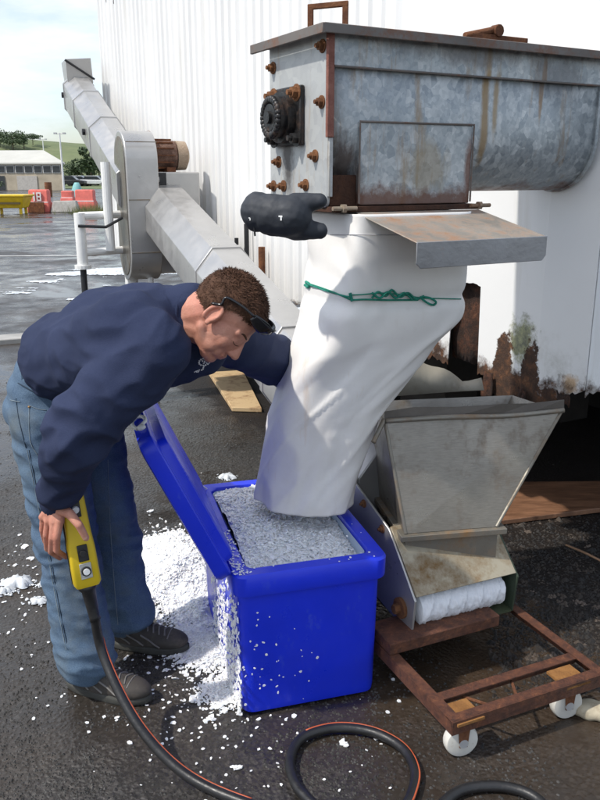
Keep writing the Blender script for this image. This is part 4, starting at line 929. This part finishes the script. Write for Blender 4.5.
# scattered chips over the ground and white patches further off, for slush and painted puddle reflections
m = MB()
for i in range(600):
    k = random.random()
    if k < .68: px, py = random.gauss(215, 45), random.gauss(665, 50)
    elif k < .83: px, py = random.gauss(25, 25), random.gauss(585, 28)
    elif k < .9: px, py = random.gauss(90, 60), random.gauss(690, 30)
    else: px, py = random.uniform(160, 420), random.uniform(620, 800)
    if py < 430: continue
    p = G(px, py)
    if inbox(p, .01): continue
    flake(m, V((p.x, p.y, gh(p.x, p.y)+.003)), random.uniform(.0025, .009)*(1.4 if random.random() < .12 else 1), .85)
for (px, py) in ((238, 768), (228, 478), (25, 548), (150, 512), (192, 700), (212, 720), (345, 745), (68, 610), (30, 560)):
    p = G(px, py); 
    for q in range(5): flake(m, V((p.x+random.gauss(0, .006), p.y+random.gauss(0, .006), gh(p.x, p.y)+.004)), random.uniform(.008, .016), .8)
tag(m.build('ice_chips', ICE), 'small ice chips scattered over the wet tarmac around the feet', 'ice', kind='stuff')
m = MB(); idx = {}; sx_, sy_ = .018, .035
for i in range(500):
    for j in range(235):
        x, y = -7.5+i*sx_, 6.5+j*sy_; k = fbm(V((x*.45, y*1.1, 3)), 5)
        if k > .26 and y < 14.5: idx[(i, j)] = len(m.v); m.v.append(V((x+random.uniform(-.012, .012), y+random.uniform(-.03, .03), .003+.05*(k-.26))))
for (i, j) in list(idx):
    q = [(i, j), (i+1, j), (i+1, j+1), (i, j+1)]
    if all(k in idx for k in q): m.f.append(tuple(idx[k] for k in q))
SP = [(18, 585, .050, .028), (6, 592, .03, .016), (38, 602, .03, .012), (44, 585, .02, .01), (228, 478, .035, .02)]
for (px, py, r_, h) in SP:
    c = G(px, py); N = 40; rg = []
    for q, hh in ((1, .0), (.85, .6), (.5, 1)):
        rg.append([V((c.x+r_*q*(1+.7*noise.noise(V((math.cos(a)*1.6+px, math.sin(a)*1.6, 0)))+.35*noise.noise(V((math.cos(a)*5, math.sin(a)*5, px))))*math.cos(a)*1.15, c.y+r_*q*(1+.7*noise.noise(V((math.cos(a)*1.6+px, math.sin(a)*1.6, 0)))+.35*noise.noise(V((math.cos(a)*5, math.sin(a)*5, px))))*math.sin(a)*.75, .003+h*hh*(1+.6*noise.noise(V((math.cos(a)*3, math.sin(a)*3+q*4, px)))))) for a in [k*6.2832/N for k in range(N)]])
    m.loft(rg, False, True)
    for k in range(70): flake(m, V((c.x+random.gauss(0, r_*.8), c.y+random.gauss(0, r_*.6), gh(c.x, c.y)+.004)), random.uniform(.003, .010), .7)
tag(m.build('slush_and_puddle_shine', simple('slush', (.6, .63, .66), .45, 0, .2, 12, .004, 40), None, True), 'thin white patches on the yard behind the man, slush and painted puddle reflections', 'slush', kind='stuff')
# ================= MAN =================
def cam_v(r, u, f): return (V((1, 0, 0))*r+V((0, sp, cp))*u+V((0, cp, -sp))*f)
hc = cam_v(.82, .54, -.16).normalized(); hf = cam_v(.60, -.76, -.06); hf = (hf-hc*hf.dot(hc)).normalized(); hl = hc.cross(hf)
HEADS = .91
EAR = P(211, 318, 1.93); HO = EAR+hl*.078*HEADS+hc*.01
def hd(x, y, z): return HO+(hf*x+hl*y+hc*z)*HEADS
HM = Matrix((hf, hl, hc)).transposed()
Rsh, Rel, Rwr = P(152, 350, 1.90), P(76, 430, 1.88), P(57, 505, 2.02)
Lsh, Lel, Lwr = P(204, 326, 2.24), P(284, 364, 2.58), P(335, 396, 2.74)
WC, CHc = P(78, 361, 2.36), P(150, 335, 2.08)
RH, RT = G(74, 687), G(141, 701); LH, LT = G(113, 644), G(184, 651)
rd, ld = (RT-RH).normalized(), (LT-LH).normalized()
RA, LA = RH+rd*.055+Z*.085, LH+ld*.055+Z*.085
RHp, LHp = P(47, 425, 2.30), P(88, 425, 2.50)
RK, LK = P(66, 545, 2.27), P(112, 540, 2.47)
print('upper arm', (Rsh-Rel).length, 'fore', (Rel-Rwr).length, 'L', (Lsh-Lel).length, (Lel-Lwr).length, 'thigh', (RHp-RK).length, 'shin', (RK-RA).length, 'torso', (WC-CHc).length, 'shoulders', (Rsh-Lsh).length, 'foot', (RH-RT).length, 'hip z', RHp.z, 'head z', HO.z)
man = thing('person', 'man in navy sweatshirt and blue jeans bending over the blue box of ice', 'person', (RH+LH)/2)
# pendant control frame
PT, PB = P(70, 489, 2.03), P(87, 584, 2.00); pax = (PB-PT).normalized(); pfr = cam_v(.42, .1, -1); pfr = (pfr-pax*pfr.dot(pax)).normalized(); psd = pfr.cross(pax)*-1
if psd.x < 0: psd = -psd
fp_ = lambda x, s, y: PT+psd*x+pax*s+pfr*y
PL = (PB-PT).length
# --- body ---
m = MB()
m.ell(hd(-.008, 0, .045), (.098*HEADS, .077*HEADS, .088*HEADS), HM); m.ell(hd(.030, 0, -.005), (.064, .060, .080), HM); m.ell(hd(.030, 0, -.062), (.050, .050, .036), HM)
m.ell(hd(.072, 0, -.088), (.018, .024, .018), HM); m.cap(hd(0, -.05, -.05), hd(.06, -.022, -.088), .016, .016); m.cap(hd(0, .05, -.05), hd(.06, .022, -.088), .016, .016)
m.cap(hd(.090, 0, .014), hd(.112, 0, -.028), .0075, .0115); m.ell(hd(.100, -.011, -.033), (.011, .008, .008), HM); m.ell(hd(.100, .011, -.033), (.011, .008, .008), HM)
for s in (-1, 1):
    m.cap(hd(.086, s*.010, .022), hd(.070, s*.045, .024), .010, .010); m.ell(hd(.060, s*.038, -.020), (.022, .019, .028), HM)
    m.ell(hd(.078, s*.031, .002), (.012, .015, .009), HM); m.ell(hd(.072, s*.018, -.056), (.017, .019, .020), HM); m.ell(hd(.045, s*.040, -.052), (.026, .014, .030), HM)
    ye = s*.080; pts = []
    for k in range(13): a = -1.2+k*2*math.pi*.82/12; pts.append(hd(-.006-.0165*math.cos(a)*1.0, ye+s*.004, .002+.030*math.sin(a)-.004*math.cos(a)))
    m.tube(pts, [.004]+[.0052]*11+[.005], 8); m.ell(hd(.0, s*.075, .0), (.016, .006, .027), HM); m.ell(hd(.004, s*.079, -.025), (.008, .005, .009), HM); m.ell(hd(.011, s*.078, -.002), (.005, .005, .008), HM)
m.ell(hd(.092, 0, -.054), (.009, .021, .006), HM); m.ell(hd(.089, 0, -.066), (.009, .019, .007), HM)
NB = P(184, 318, 2.07); m.cap(hd(-.03, 0, -.02), NB, .062, .060); m.cap(hd(.0, 0, -.05), NB, .05, .065)
lim = [(WC, CHc, .09, .10), (CHc, NB, .08, .06), (Rsh, CHc, .05, .08), (Lsh, CHc, .05, .08), (Rsh, Rel, .052, .042), (Rel, Rwr, .040, .027), (Lsh, Lel, .052, .042), (Lel, Lwr, .040, .027),
       (RHp, WC, .08, .09), (LHp, WC, .08, .09), (RHp, LHp, .08, .08), (RHp, RK, .078, .055), (LHp, LK, .078, .055), (RK, RA, .050, .036), (LK, LA, .050, .036),
       (RA, RH+rd*.16+Z*.045, .035, .03), (RA, RH+rd*.03+Z*.045, .034, .03), (LA, LH+ld*.16+Z*.045, .035, .03), (LA, LH+ld*.03+Z*.045, .034, .03)]
for a, b, r1, r2 in lim: m.cap(a, b, r1, r2)
# right hand closed round the pendant
hk = [P(60, 521, 1.965), P(54, 522, 1.972), P(48, 521, 1.985), P(43, 517, 2.0)]
wr2 = P(58, 502, 2.0)
for k in hk: m.cap(wr2, k, .021, .0125)
m.ell(P(53, 513, 1.99), (.026, .017, .022))
fing = [[P(57, 537, 1.958), P(57, 551, 1.975), P(66, 557, 2.03)], [P(52, 538, 1.965), P(51, 552, 1.99), P(60, 558, 2.04)], [P(46, 535, 1.985), P(47, 549, 2.02), P(58, 553, 2.06)], [P(42, 530, 2.005), P(45, 542, 2.04), P(56, 545, 2.07)]]
for k, (q, rf_) in enumerate(zip(fing, (.0098, .0098, .0092, .008))):
    ch = [hk[k]]+q
    for i in range(3): m.cap(ch[i], ch[i+1], rf_*(1.12-.1*i), rf_*(1.02-.1*i))
th = [P(60, 508, 1.98), P(70, 514, 1.945), P(79, 525, 1.925), P(86, 538, 1.932)]
for i in range(3): m.cap(th[i], th[i+1], (.019, .0135, .0115)[i], (.0135, .0115, .0095)[i])
# left hand pressed on the back of the sleeve
ldv = (Lwr-Lel).normalized(); lu = Z; m.cap(Lwr, Lwr+ldv*.07, .026, .03); base = Lwr+ldv*.08
for k in range(4):
    o_ = lu*(.027-.018*k); a = base+o_; b = a+ldv*(.04 if k in (1, 2) else .034)+V((0, -.008, 0)); c = b+ldv*.025+V((0, -.015, 0)); d = c+ldv*.012+V((0, -.018, 0))
    m.cap(a-ldv*.02, a, .013, .0105)
    for p, q, r_ in ((a, b, .0098), (b, c, .009), (c, d, .008)): m.cap(p, q, r_, r_*.95)
a = Lwr+ldv*.03+lu*.02; m.cap(a, a+ldv*.035+lu*.035, .015, .011); m.cap(a+ldv*.035+lu*.035, a+ldv*.06+lu*.045+V((0, -.02, 0)), .011, .009)
n = NT('skin'); a_ = n.noise(22, 6, .6); cc = n.ramp(a_, [(.3, (.47, .20, .135)), (.55, (.57, .265, .185)), (.75, (.64, .34, .25))]); cc = n.mix(n.ramp(n.noise(7, 4), [(.45, 0.0), (.7, .45)]), cc, (.52, .17, .12))
cc = n.mix(n.ramp(n.noise(420, 3, .7), [(.55, 0.0), (.72, .35)]), cc, (.25, .12, .08)); SKIN = n.fin(cc, .5, 0, n.noise(190, 8, .8), .0025, .8); sb = SKIN.node_tree.nodes['Principled BSDF'].inputs; sb['Subsurface Weight'].default_value = .12; sb['Subsurface Radius'].default_value = (.012, .005, .003)
me = bake(m, .0033, 5, None, .5); body = mkobj('body', me, SKIN, man, True); btB = bvh(me)
HAIRM = NT('brown_hair'); cc = HAIRM.ramp(HAIRM.noise(40, 6, .7), [(.3, (.045, .022, .013)), (.6, (.095, .047, .028)), (.8, (.15, .078, .047))]); HAIRM = HAIRM.fin(cc, .75, 0, spec=.2)
LIP = simple('lip', (.45, .16, .13), .5)
def onF(y, z): 
    h = btB.ray_cast(hd(.25, y, z), -hf); return h[0]
for s in (-1, 1):
    pts = [onF(s*(.013+.034*k/6), .027+.005*math.sin(k/6*2.6)) for k in range(7)]; MB().tube([p for p in pts if p], [.0018, .0026, .003, .003, .0026, .002, .001][:len([p for p in pts if p])], 6).build('eyebrow', HAIRM, body, True)
    pts = [onF(s*(.018+.027*k/6), -.001-.004*math.sin(k/6*3.14)) for k in range(7)]; MB().tube([p for p in pts if p], .0011, 6).build('eyelash', HAIRM, body, True)
pts = [onF(-.019+.038*k/8, -.060-.001*math.cos(k*.78)) for k in range(9)]; MB().tube([p for p in pts if p], .0014, 6).build('mouth', LIP, body, True)
# nails
NAIL = simple('nail', (.62, .38, .30), .3)
d = (th[3]-th[2]).normalized(); tp_ = th[3]+cam_v(-.1, .3, -1).normalized()*.0085; m = MB().ell(tp_, (.006, .0025, .0075), None, 10, 6); m.build('fingernail', NAIL, body, True)
# --- hair ---
def hairmask(d):   # d in head local, unit-ish
    front = .035+.0*abs(d.y)
    if d.x > .30: return d.z > .20+(d.x-.3)*.2+.06*noise.noise(d*9)
    if d.x > -.12: return d.z > (-.08+(d.x+.12)*.2 if d.x < .12 else -.03+(d.x-.12)*1.3)+.05*noise.noise(d*9)
    return d.z > -.62+(abs(d.y)*.1)
m = MB(); hm = MB(); NU, NV = 96, 64; idx = {}
cr_ = V((.107, .0865, .1005))*HEADS
pts = {}
for i in range(NV+1):
    for j in range(NU):
        a = math.pi*i/NV; b = 2*math.pi*j/NU; d = V((math.sin(a)*math.cos(b), math.sin(a)*math.sin(b), math.cos(a)))
        if hairmask(d):
            k = 1+.045*noise.noise(d*5)+.03*noise.noise(d*13); idx[(i, j)] = len(hm.v); hm.v.append(hd(-.008, 0, .040)+HM@V((d.x*cr_.x*k, d.y*cr_.y*k, d.z*cr_.z*k)))
for (i, j) in list(idx):
    q = [(i, j), (i+1, j), (i+1, (j+1) % NU), (i, (j+1) % NU)]
    if all(k in idx for k in q): hm.f.append(tuple(idx[k] for k in q))
for i in range(26000):
    d = V((random.gauss(0, 1), random.gauss(0, 1), random.gauss(0, 1))).normalized()
    if not hairmask(d): continue
    k = .99; p = hd(-.008, 0, .040)+HM@V((d.x*cr_.x*k, d.y*cr_.y*k, d.z*cr_.z*k)); nn = (HM@V((d.x/cr_.x, d.y/cr_.y, d.z/cr_.z))).normalized()
    sw = HM@V((.55, .15, -.2)) if d.z > .4 else HM@V((-.35, 0, -.75)); t = (nn*.22+(sw-nn*sw.dot(nn))*.8+V((random.gauss(0, 1), random.gauss(0, 1), random.gauss(0, 1)))*.33).normalized()
    Lh = random.uniform(.008, .014)*(1 if d.z > .2 else .65); s = t.cross(nn).normalized()*.0009; q = p+t*Lh*.55; e = q+(t-nn*.5).normalized()*Lh*.5
    hm.add([p-s, p+s, q+s*.8, q-s*.8, e], [(0, 1, 2, 3), (3, 2, 4)])
o = hm.build('hair', HAIRM, man, True)
# --- sweatshirt ---
def wr_sw(p, nn):
    da = min((p-Rel).length, (p-Lel).length); dw = (p-WC).length; dwr = (p-Rwr).length
    k = .0055+.008*math.exp(-(da/.11)**2)+.009*math.exp(-(dw/.17)**2)+.006*math.exp(-(dwr/.09)**2)+.004*math.exp(-((p-Rsh).length/.13)**2)
    wq = .05*noise.noise(V((p.x*5, p.y*5, p.z*5+30))); f1 = 1-2*abs(noise.noise(V((p.x*4+p.z*6+wq*20, p.y*4+wq*20, p.z*9-p.x*5)))); f2 = 1-2*abs(noise.noise(V((p.x*15-p.z*6+4, p.y*9, p.z*17)))); f3 = noise.noise(V((p.x*4, p.y*4, p.z*4+7)))
    dl = p-Rsh; ax = (Rel-Rsh).normalized()
    return k*(f1*1.5+f2*.9)+.009*f3
m = MB(); e1 = (Lsh-Rsh).normalized(); e2 = (LHp-RHp).normalized()
for k in (-1, -.5, 0, .5, 1): m.cap(WC+e2*k*.075, CHc+e1*k*.11, .122, .122)
m.cap(P(100, 372, 2.2), P(140, 368, 2.03), .10, .09); m.cap(P(100, 336, 2.20), P(150, 330, 2.09), .128, .125); m.cap(P(58, 370, 2.36), P(74, 392, 2.36), .10, .095)
m.cap(P(160, 352, 2.12), P(197, 347, 2.14), .10, .078); m.cap(CHc+e1*-.1, Rsh, .11, .088); m.cap(CHc+e1*.1, Lsh, .11, .090); m.cap(Rsh, P(114, 390, 1.89), .088, .082); m.cap(P(114, 390, 1.89), Rel, .082, .078); m.cap(Rel, P(64, 475, 1.96), .076, .060); m.cap(P(64, 475, 1.96), Rwr+(Rel-Rwr).normalized()*.085, .060, .056)
m.cap(Lsh, Lel, .084, .070); m.cap(Lel, Lwr, .070, .050); m.cap(CHc, P(188, 317, 2.07), .10, .082)
n = NT('navy_sweatshirt'); cc = n.ramp(n.noise(3, 7, .65), [(.3, (.020, .027, .060)), (.7, (.034, .044, .090))]); cc = n.mix(.08, cc, n.ramp(n.noise(230, 3, .6), [(.3, (.005, .01, .03)), (.7, (.06, .075, .13))]))
NAVY = n.fin(cc, .9, 0, n.noise(420, 3, .6), .0012, .8); NAVY.node_tree.nodes['Principled BSDF'].inputs['Specular IOR Level'].default_value = .15
me = bake(m, .0075, 16, wr_sw); swt = mkobj('sweatshirt', me, NAVY, man, True); q = swt.modifiers.new('s', 'SUBSURF'); q.levels = q.render_levels = 1; btW = bvh(me)
# cuffs, hem and collar ribs
def ribband(c, ax, r_, h, nm, par=swt, n_=90, el=1.0, up=None, mt=None):
    ax = ax.normalized(); u = (up or ax.orthogonal()); u = (u-ax*u.dot(ax)).normalized(); v = ax.cross(u); m = MB(); rings = []
    for s_, q in ((-.5, .93), (-.4, 1), (.4, 1), (.5, .93), (.3, .86), (-.3, .86)):
        rings.append([c+ax*h*s_+(u*math.cos(t)+v*math.sin(t)*el)*(r_*q+(.0009 if k % 2 else -.0009)) for k, t in enumerate([2*math.pi*k/n_ for k in range(n_)])])
    rings.append(rings[0]); m.loft(rings, False, False); return m.build(nm, mt or NAVY, par, True)
ribband(Rwr+(Rel-Rwr).normalized()*.030, Rel-Rwr, .0475, .062, 'cuff', swt, 64); ribband(Lwr+(Lel-Lwr).normalized()*.01, Lel-Lwr, .042, .055, 'cuff')
ribband(P(196, 317, 2.045), hd(-.02, 0, -.02)-NB, .079, .024, 'collar')
# emblem on the chest
def onW(px, py, off=.002, b=btW):
    d = ray(px, py).normalized(); h = b.ray_cast(CAM, d); return (h[0]-d*off) if h[0] else None
EMB = simple('white_print', (.75, .75, .78), .7)
m = MB()
def dab(px, py, r_=.0027):
    p = onW(px, py, .0015)
    if p: m.ell(p, (r_, r_*.8, r_), None, 8, 5)
for k in range(14):
    a = k*2*math.pi/14; dab(204.3+5.2*math.cos(a)*1.05, 361.8+3.5*math.sin(a)-1.6*math.cos(a)*.5)
for (x, y) in ((202.5, 361), (205, 359.7), (207.3, 360.6), (203.6, 363.2), (206.4, 363), (204.5, 361.7), (203.8, 366), (203.2, 367.6), (202.9, 369), (201.6, 370)): dab(x, y, .0025)
for (x, y) in ((194.5, 372), (195.7, 371.3), (196.6, 372), (197.8, 370.6), (198.6, 371.2), (199.3, 370), (196.8, 371), (198, 372)): dab(x, y, .0019)
if m.v: m.build('chest_emblem', EMB, swt)
# --- jeans ---
def wr_j(p, nn):
    dk = min((p-RK).length, (p-LK).length); da = min((p-RA).length, (p-LA).length); k = .0045+.007*math.exp(-(dk/.13)**2)+.010*math.exp(-(da/.12)**2)
    f1 = 1-2*abs(noise.noise(V((p.x*6, p.y*5, p.z*15+p.x*6)))); f2 = 1-2*abs(noise.noise(V((p.x*12+9, p.y*12, p.z*26)))); f3 = noise.noise(V((p.x*5, p.y*5, p.z*3)))
    return k*(f1*1.6+.9*f2)+.006*f3
m = MB(); m.cap(P(48, 412, 2.33), P(84, 408, 2.49), .118, .112); m.cap(P(47, 388, 2.34), P(76, 385, 2.46), .112, .11); m.cap(RHp, RK, .108, .086); m.cap(LHp, LK, .108, .088); m.cap(P(38, 408, 2.36), P(60, 400, 2.50), .10, .10)
rc_ = RA+V((0, 0, .0)); m.cap(RK, rc_+Z*.05, .084, .082); m.cap(LK, LA+Z*.05, .084, .080)
n = NT('denim'); pos = n.sep(); wv = n.noise(330, 3, .6); f = n.ramp(n.noise(3.2, 6, .6), [(.35, 0.0), (.65, 1.0)]); cc = n.mix(f, (.036, .070, .135), (.10, .165, .245)); cc = n.mix(.35, cc, n.ramp(wv, [(.35, (.015, .035, .075)), (.65, (.13, .19, .25))]))
dirt = n.ramp(n.noise(5, 7, .65), [(.5, 0.0), (.7, .55)]); cc = n.mix(dirt, cc, (.11, .12, .105)); DENIM = n.fin(cc, .88, 0, n.mix(.5, wv, n.noise(60, 5)), .0015, .7)
me = bake(m, .0075, 8, wr_j)
bm = bmesh.new(); bm.from_mesh(me)     # cut the legs open above the shoes
geo = bmesh.ops.bisect_plane(bm, geom=bm.verts[:]+bm.edges[:]+bm.faces[:], plane_co=(0, 0, .045), plane_no=(0, 0, 1), clear_inner=True); bm.to_mesh(me); bm.free()
for p in me.polygons: p.use_smooth = True
jns = mkobj('jeans', me, DENIM, man, True); q = jns.modifiers.new('s', 'SUBSURF'); q.levels = q.render_levels = 1; btJ = bvh(me)
STIT = simple('pale_stitching', (.17, .21, .24), .8); SEAM = simple('dark_seam', (.018, .035, .06), .9)
def seam(lst, mt, r_=.0012, nm='seam'):
    pts = [onW(x, y, .001, btJ) for x, y in cmr2(lst)]; pts = [p for p in pts if p]
    if len(pts) > 1: MB().tube(pts, r_, 5).build(nm, mt, jns)
def cmr2(l, n_=6): return [(p.x, p.y) for p in cmr([V((x, y, 0)) for x, y in l], n_)]
seam([(27, 450), (37, 500), (47, 550), (56, 600), (66, 650)], STIT); seam([(29, 450), (39, 500), (49, 550), (58, 600), (68, 650)], SEAM)
seam([(108, 460), (110, 520), (114, 580), (118, 625)], STIT); seam([(18, 383), (30, 390), (42, 396)], SEAM, .002); seam([(16, 398), (19, 420), (26, 448)], SEAM); seam([(28, 405), (38, 409), (46, 410)], STIT); seam([(29, 406), (30, 440), (38, 456)], STIT, .0013); seam([(10, 400), (20, 402)], STIT, .0013)
p = onW(29, 407, .001, btJ)
if p: MB().ell(p, (.004, .003, .004), None, 8, 5).build('rivet', simple('copper', (.4, .25, .12), .4, .8), jns)
bl = onW(24, 374, .002, btJ)
if bl: MB().box(F(bl, V((1, 0, 0)), V((0, 1, 0))), -.008, .008, -.006, .004, -.022, .022).build('belt_loop', DENIM, jns, bevel=.002)
# --- shoes ---
SH = m_stain('dark_suede', (.05, .043, .038), .75, 0, (.13, .11, .09), (.5, .8), 20, (1, 1, 1), .002); SOLE = simple('shoe_sole', (.045, .045, .04), .8, 0, .3, 20); PANEL = simple('grey_trim', (.16, .15, .14), .7, 0, .2, 30)
def shoe(H, T, side):
    d = (T-H).normalized(); s = V((-d.y, d.x, 0)); Lf = .295; f_ = F(H-d*.02, d, s)
    m = MB(); m.ell(f_(.065, 0, .06), (.052, .040, .05), Matrix((d, s, Z)).transposed()); m.ell(f_(.215, 0, .043), (.085, .047, .036), Matrix((d, s, Z)).transposed()); m.cap(f_(.06, 0, .075), f_(.19, 0, .05), .044, .038); m.cap(f_(.05, 0, .10), f_(.09, 0, .09), .040, .042); m.ell(f_(.14, 0, .035), (.11, .042, .03), Matrix((d, s, Z)).transposed())
    me = bake(m, .005, 5); o = mkobj('shoe', me, SH, man, True); b = bvh(me)
    ol = []
    for k in range(32):
        t = 2*math.pi*k/32; x = .148+.152*math.cos(t); y = (.046+.006*math.cos(t))*math.sin(t)*(1-.14*math.exp(-((x-.12)/.05)**2)); ol.append((x, y))
    m = MB(); m.loft([[f_(.148+(x-.148)*q, y*q, z+.006*max(0, (x-.22)/.08)) for x, y in ol] for q, z in ((.96, .001), (1, .006), (1.01, .02), (.98, .026))]); m.build('sole', SOLE, o, True, ang=None)
    for k in range(6):
        x = .115+.020*k; pts = []
        for y in (-.028, -.014, 0, .014, .028):
            h = b.ray_cast(f_(x+abs(y)*.3, y, .3), V((0, 0, -1)))
            if h[0]: pts.append(h[0]+Z*.0015)
        if len(pts) > 2: MB().tube(pts, .0028, 6).build('lace', PANEL, o)
    pts = []
    for k in range(11):
        t = math.pi*(k/10-.5); h = b.ray_cast(f_(.225+.012*math.cos(t), .060*math.sin(t), .3), V((0, 0, -1)))
        if h[0] and h[0].z > .02: pts.append(h[0]+Z*.0008)
    if len(pts) > 3: MB().tube(pts, .0022, 6).build('toe_seam', PANEL, o)
    for sg in (-1, 1):
        for x0, x1 in ((.05, .10), (.09, .15), (.14, .21)):
            pts = []
            for k in range(6):
                x = x0+(x1-x0)*k/5; z = .072-.038*k/5; h = b.ray_cast(f_(x, sg*.2, z), -s*sg)
                if h[0]: pts.append(h[0]+s*sg*.001)
            if len(pts) > 2: MB().tube(pts, .003, 6).build('side_stripe', PANEL, o)
shoe(RH, RT, 1); shoe(LH, LT, 1)
# --- sunglasses ---
sg_ = thing('sunglasses', 'black wraparound sunglasses pushed up on the man\'s hair', 'sunglasses', hd(.1, 0, .07))
GL = simple('sunglass_black', (.01, .01, .012), .12, 0, .1, 5, .0001)
def gp(az, z, k=1.0, bx=.118, by=.094): a = R(az); return hd(-.008+bx*k*math.cos(a), by*k*math.sin(a), z)
def lens(s):
    m = MB(); N = 14; M_ = 8
    for i in range(N+1):
        az = s*(7+48*i/N); hh = .019*math.sin(math.pi*min(1, max(0, (i+1.2)/(N+2.4))))**.5
        for j in range(M_+1): z = .092-.004*i/N+(j/M_-.5)*2*hh; m.v.append(gp(az, z, 1.0+.03*(1-((j/M_-.5)*2)**2), .122, .094))
    for i in range(N):
        for j in range(M_): q = i*(M_+1)+j; m.f.append((q, q+1, q+M_+2, q+M_+1))
    o = m.build('lens', GL, sg_, True); q = o.modifiers.new('t', 'SOLIDIFY'); q.thickness = .002
for s in (-1, 1):
    lens(s); MB().tube(cmr([gp(s*54, .092, 1, .126, .098), gp(s*75, .080), gp(s*95, .058), hd(-.012, s*.091, .036), hd(-.03, s*.088, .015)], 5), [.0035]*20+[.003], 8).build('temple', GL, sg_, True)
MB().tube(cmr([gp(-9, .10, 1.05), gp(0, .103, 1.055), gp(9, .10, 1.05)], 4), .003, 8).build('bridge', GL, sg_, True)
MB().tube([gp(a, .108-.0002*abs(a), 1.04, .121, .094) for a in range(-54, 55, 6)], .0022, 6).build('brow_bar', GL, sg_, True)
# ================= PENDANT CONTROL AND CABLE =================
pen = thing('pendant_control', 'yellow hand-held pendant control box gripped by the man', 'control box', fp_(0, PL, 0))
YP = m_stain('yellow_plastic', (.78, .55, .02), .4, 0, (.25, .17, .04), (.62, .8), 12, (1, 1, 1), .0008)
BP = simple('black_plastic', (.015, .015, .016), .4, 0, .2, 20)
def psec(s, kx, ky, y0=0, r_=.009, x0=-.037, x1=.037, yb=-.03, yf=.032):
    pts = []
    for (cx, cy, a0) in ((x1*kx-r_, yb*ky+r_+y0, -90), (x1*kx-r_, yf*ky-r_+y0, 0), (x0*kx+r_, yf*ky-r_+y0, 90), (x0*kx+r_, yb*ky+r_+y0, 180)):
        for k in range(5): t = R(a0+90*k/4); pts.append(fp_(cx+r_*math.cos(t), s, cy+r_*math.sin(t)))
    return pts
m = MB(); m.loft([psec(-.006, .6, .6), psec(0, .78, .8), psec(.02, .84, .85), psec(PL*.45, .92, .9), psec(PL*.6, 1, 1), psec(PL-.012, 1.02, 1.02), psec(PL, .86, .86)]); m.build('housing', YP, pen, True, ang=42)
m = MB(); m.tube([fp_(-.0345, .03, -.001), fp_(-.0355, PL*.5, -.001), fp_(-.0375, PL*.62, -.001), fp_(-.0378, PL-.01, -.001)], .0024, 6); m.build('gasket_seam', BP, pen)
fy = .0335
for (s0, s1, lb) in ((.03, .075, 0), (PL*.55, PL*.72, 1)):
    pl = MB().box(lambda x, s, y: fp_(x, s, y), -.014, .014, s0, s1, fy-.003, fy+.0035).build('button_plate', BP if lb == 0 or True else BP, pen, bevel=.002)
    c = fp_(0, (s0+s1)/2, fy+.003); MB().disc(c, pfr, .011, .006, 18, .009).build('button', BP if lb else WHT, pl)
pl = MB().box(lambda x, s, y: fp_(x, s, y), -.016, .016, PL*.74, PL*.90, fy-.003, fy+.003).build('key_plate', simple('plate_silver', (.5, .5, .48), .35, .7), pen, bevel=.001)
MB().disc(fp_(0, PL*.82, fy+.002), pfr, .0135, .007, 20).build('button', BP, pl); MB().disc(fp_(0, PL*.82, fy+.009), pfr, .009, .004, 20).build('button_cap', WHT, pl)
m = MB().tube([fp_(0, PL-.004, 0), fp_(0, PL+.012, 0), fp_(.001, PL+.02, 0), fp_(.004, PL+.10, -.0), fp_(.006, PL+.11, 0)], [.026, .026, .020, .015, .017], 18); m.build('cable_gland', BP, pen, True)
g0 = fp_(.005, PL+.09, 0)
CBL = simple('black_cable', (.014, .014, .015), .42, 0, .2, 16)
def gz(px, py, z=.018): return G(px, py, z)
path = [g0, P(101, 648, 2.0), P(118, 690, 1.93), P(140, 728, 1.86), gz(170, 762, .05), gz(205, 786, .02), gz(255, 806), gz(300, 818), gz(318, 812), gz(296, 785), gz(290, 760), gz(302, 738), gz(335, 728), gz(372, 732), gz(402, 748), gz(415, 772), gz(410, 798), gz(400, 815), gz(415, 830), gz(440, 806), gz(462, 790), gz(495, 786), gz(525, 792), gz(545, 806), gz(560, 830)]
cp_ = cmr(path, 10); cab = thing('control_cable', 'thick black control cable running from the yellow pendant and looping on the ground', 'cable', gz(255, 806, 0))
m = MB().tube(cp_, .0140, 14); m.build('sheath', CBL, cab, True)
# an orange stripe on the sheath
pts = []
for i, p in enumerate(cp_):
    t = (cp_[min(i+1, len(cp_)-1)]-cp_[max(i-1, 0)]).normalized(); s = t.cross(Z); s = s.normalized() if s.length > .1 else V((1, 0, 0)); u = s.cross(t).normalized(); a = R(40+18*math.sin(i*.05)); 
    if s.x < 0 and s.y < -.2: pass
    pts.append(p+(u*math.cos(a)-s*math.sin(a))*.0132)
STR = simple('orange_stripe', (.42, .085, .03), .5, 0, .2, 20)
for (a, b) in ((6, 60), (112, 170)): MB().tube(pts[a:b], .0032, 6).build('stripe', STR, cab, True)
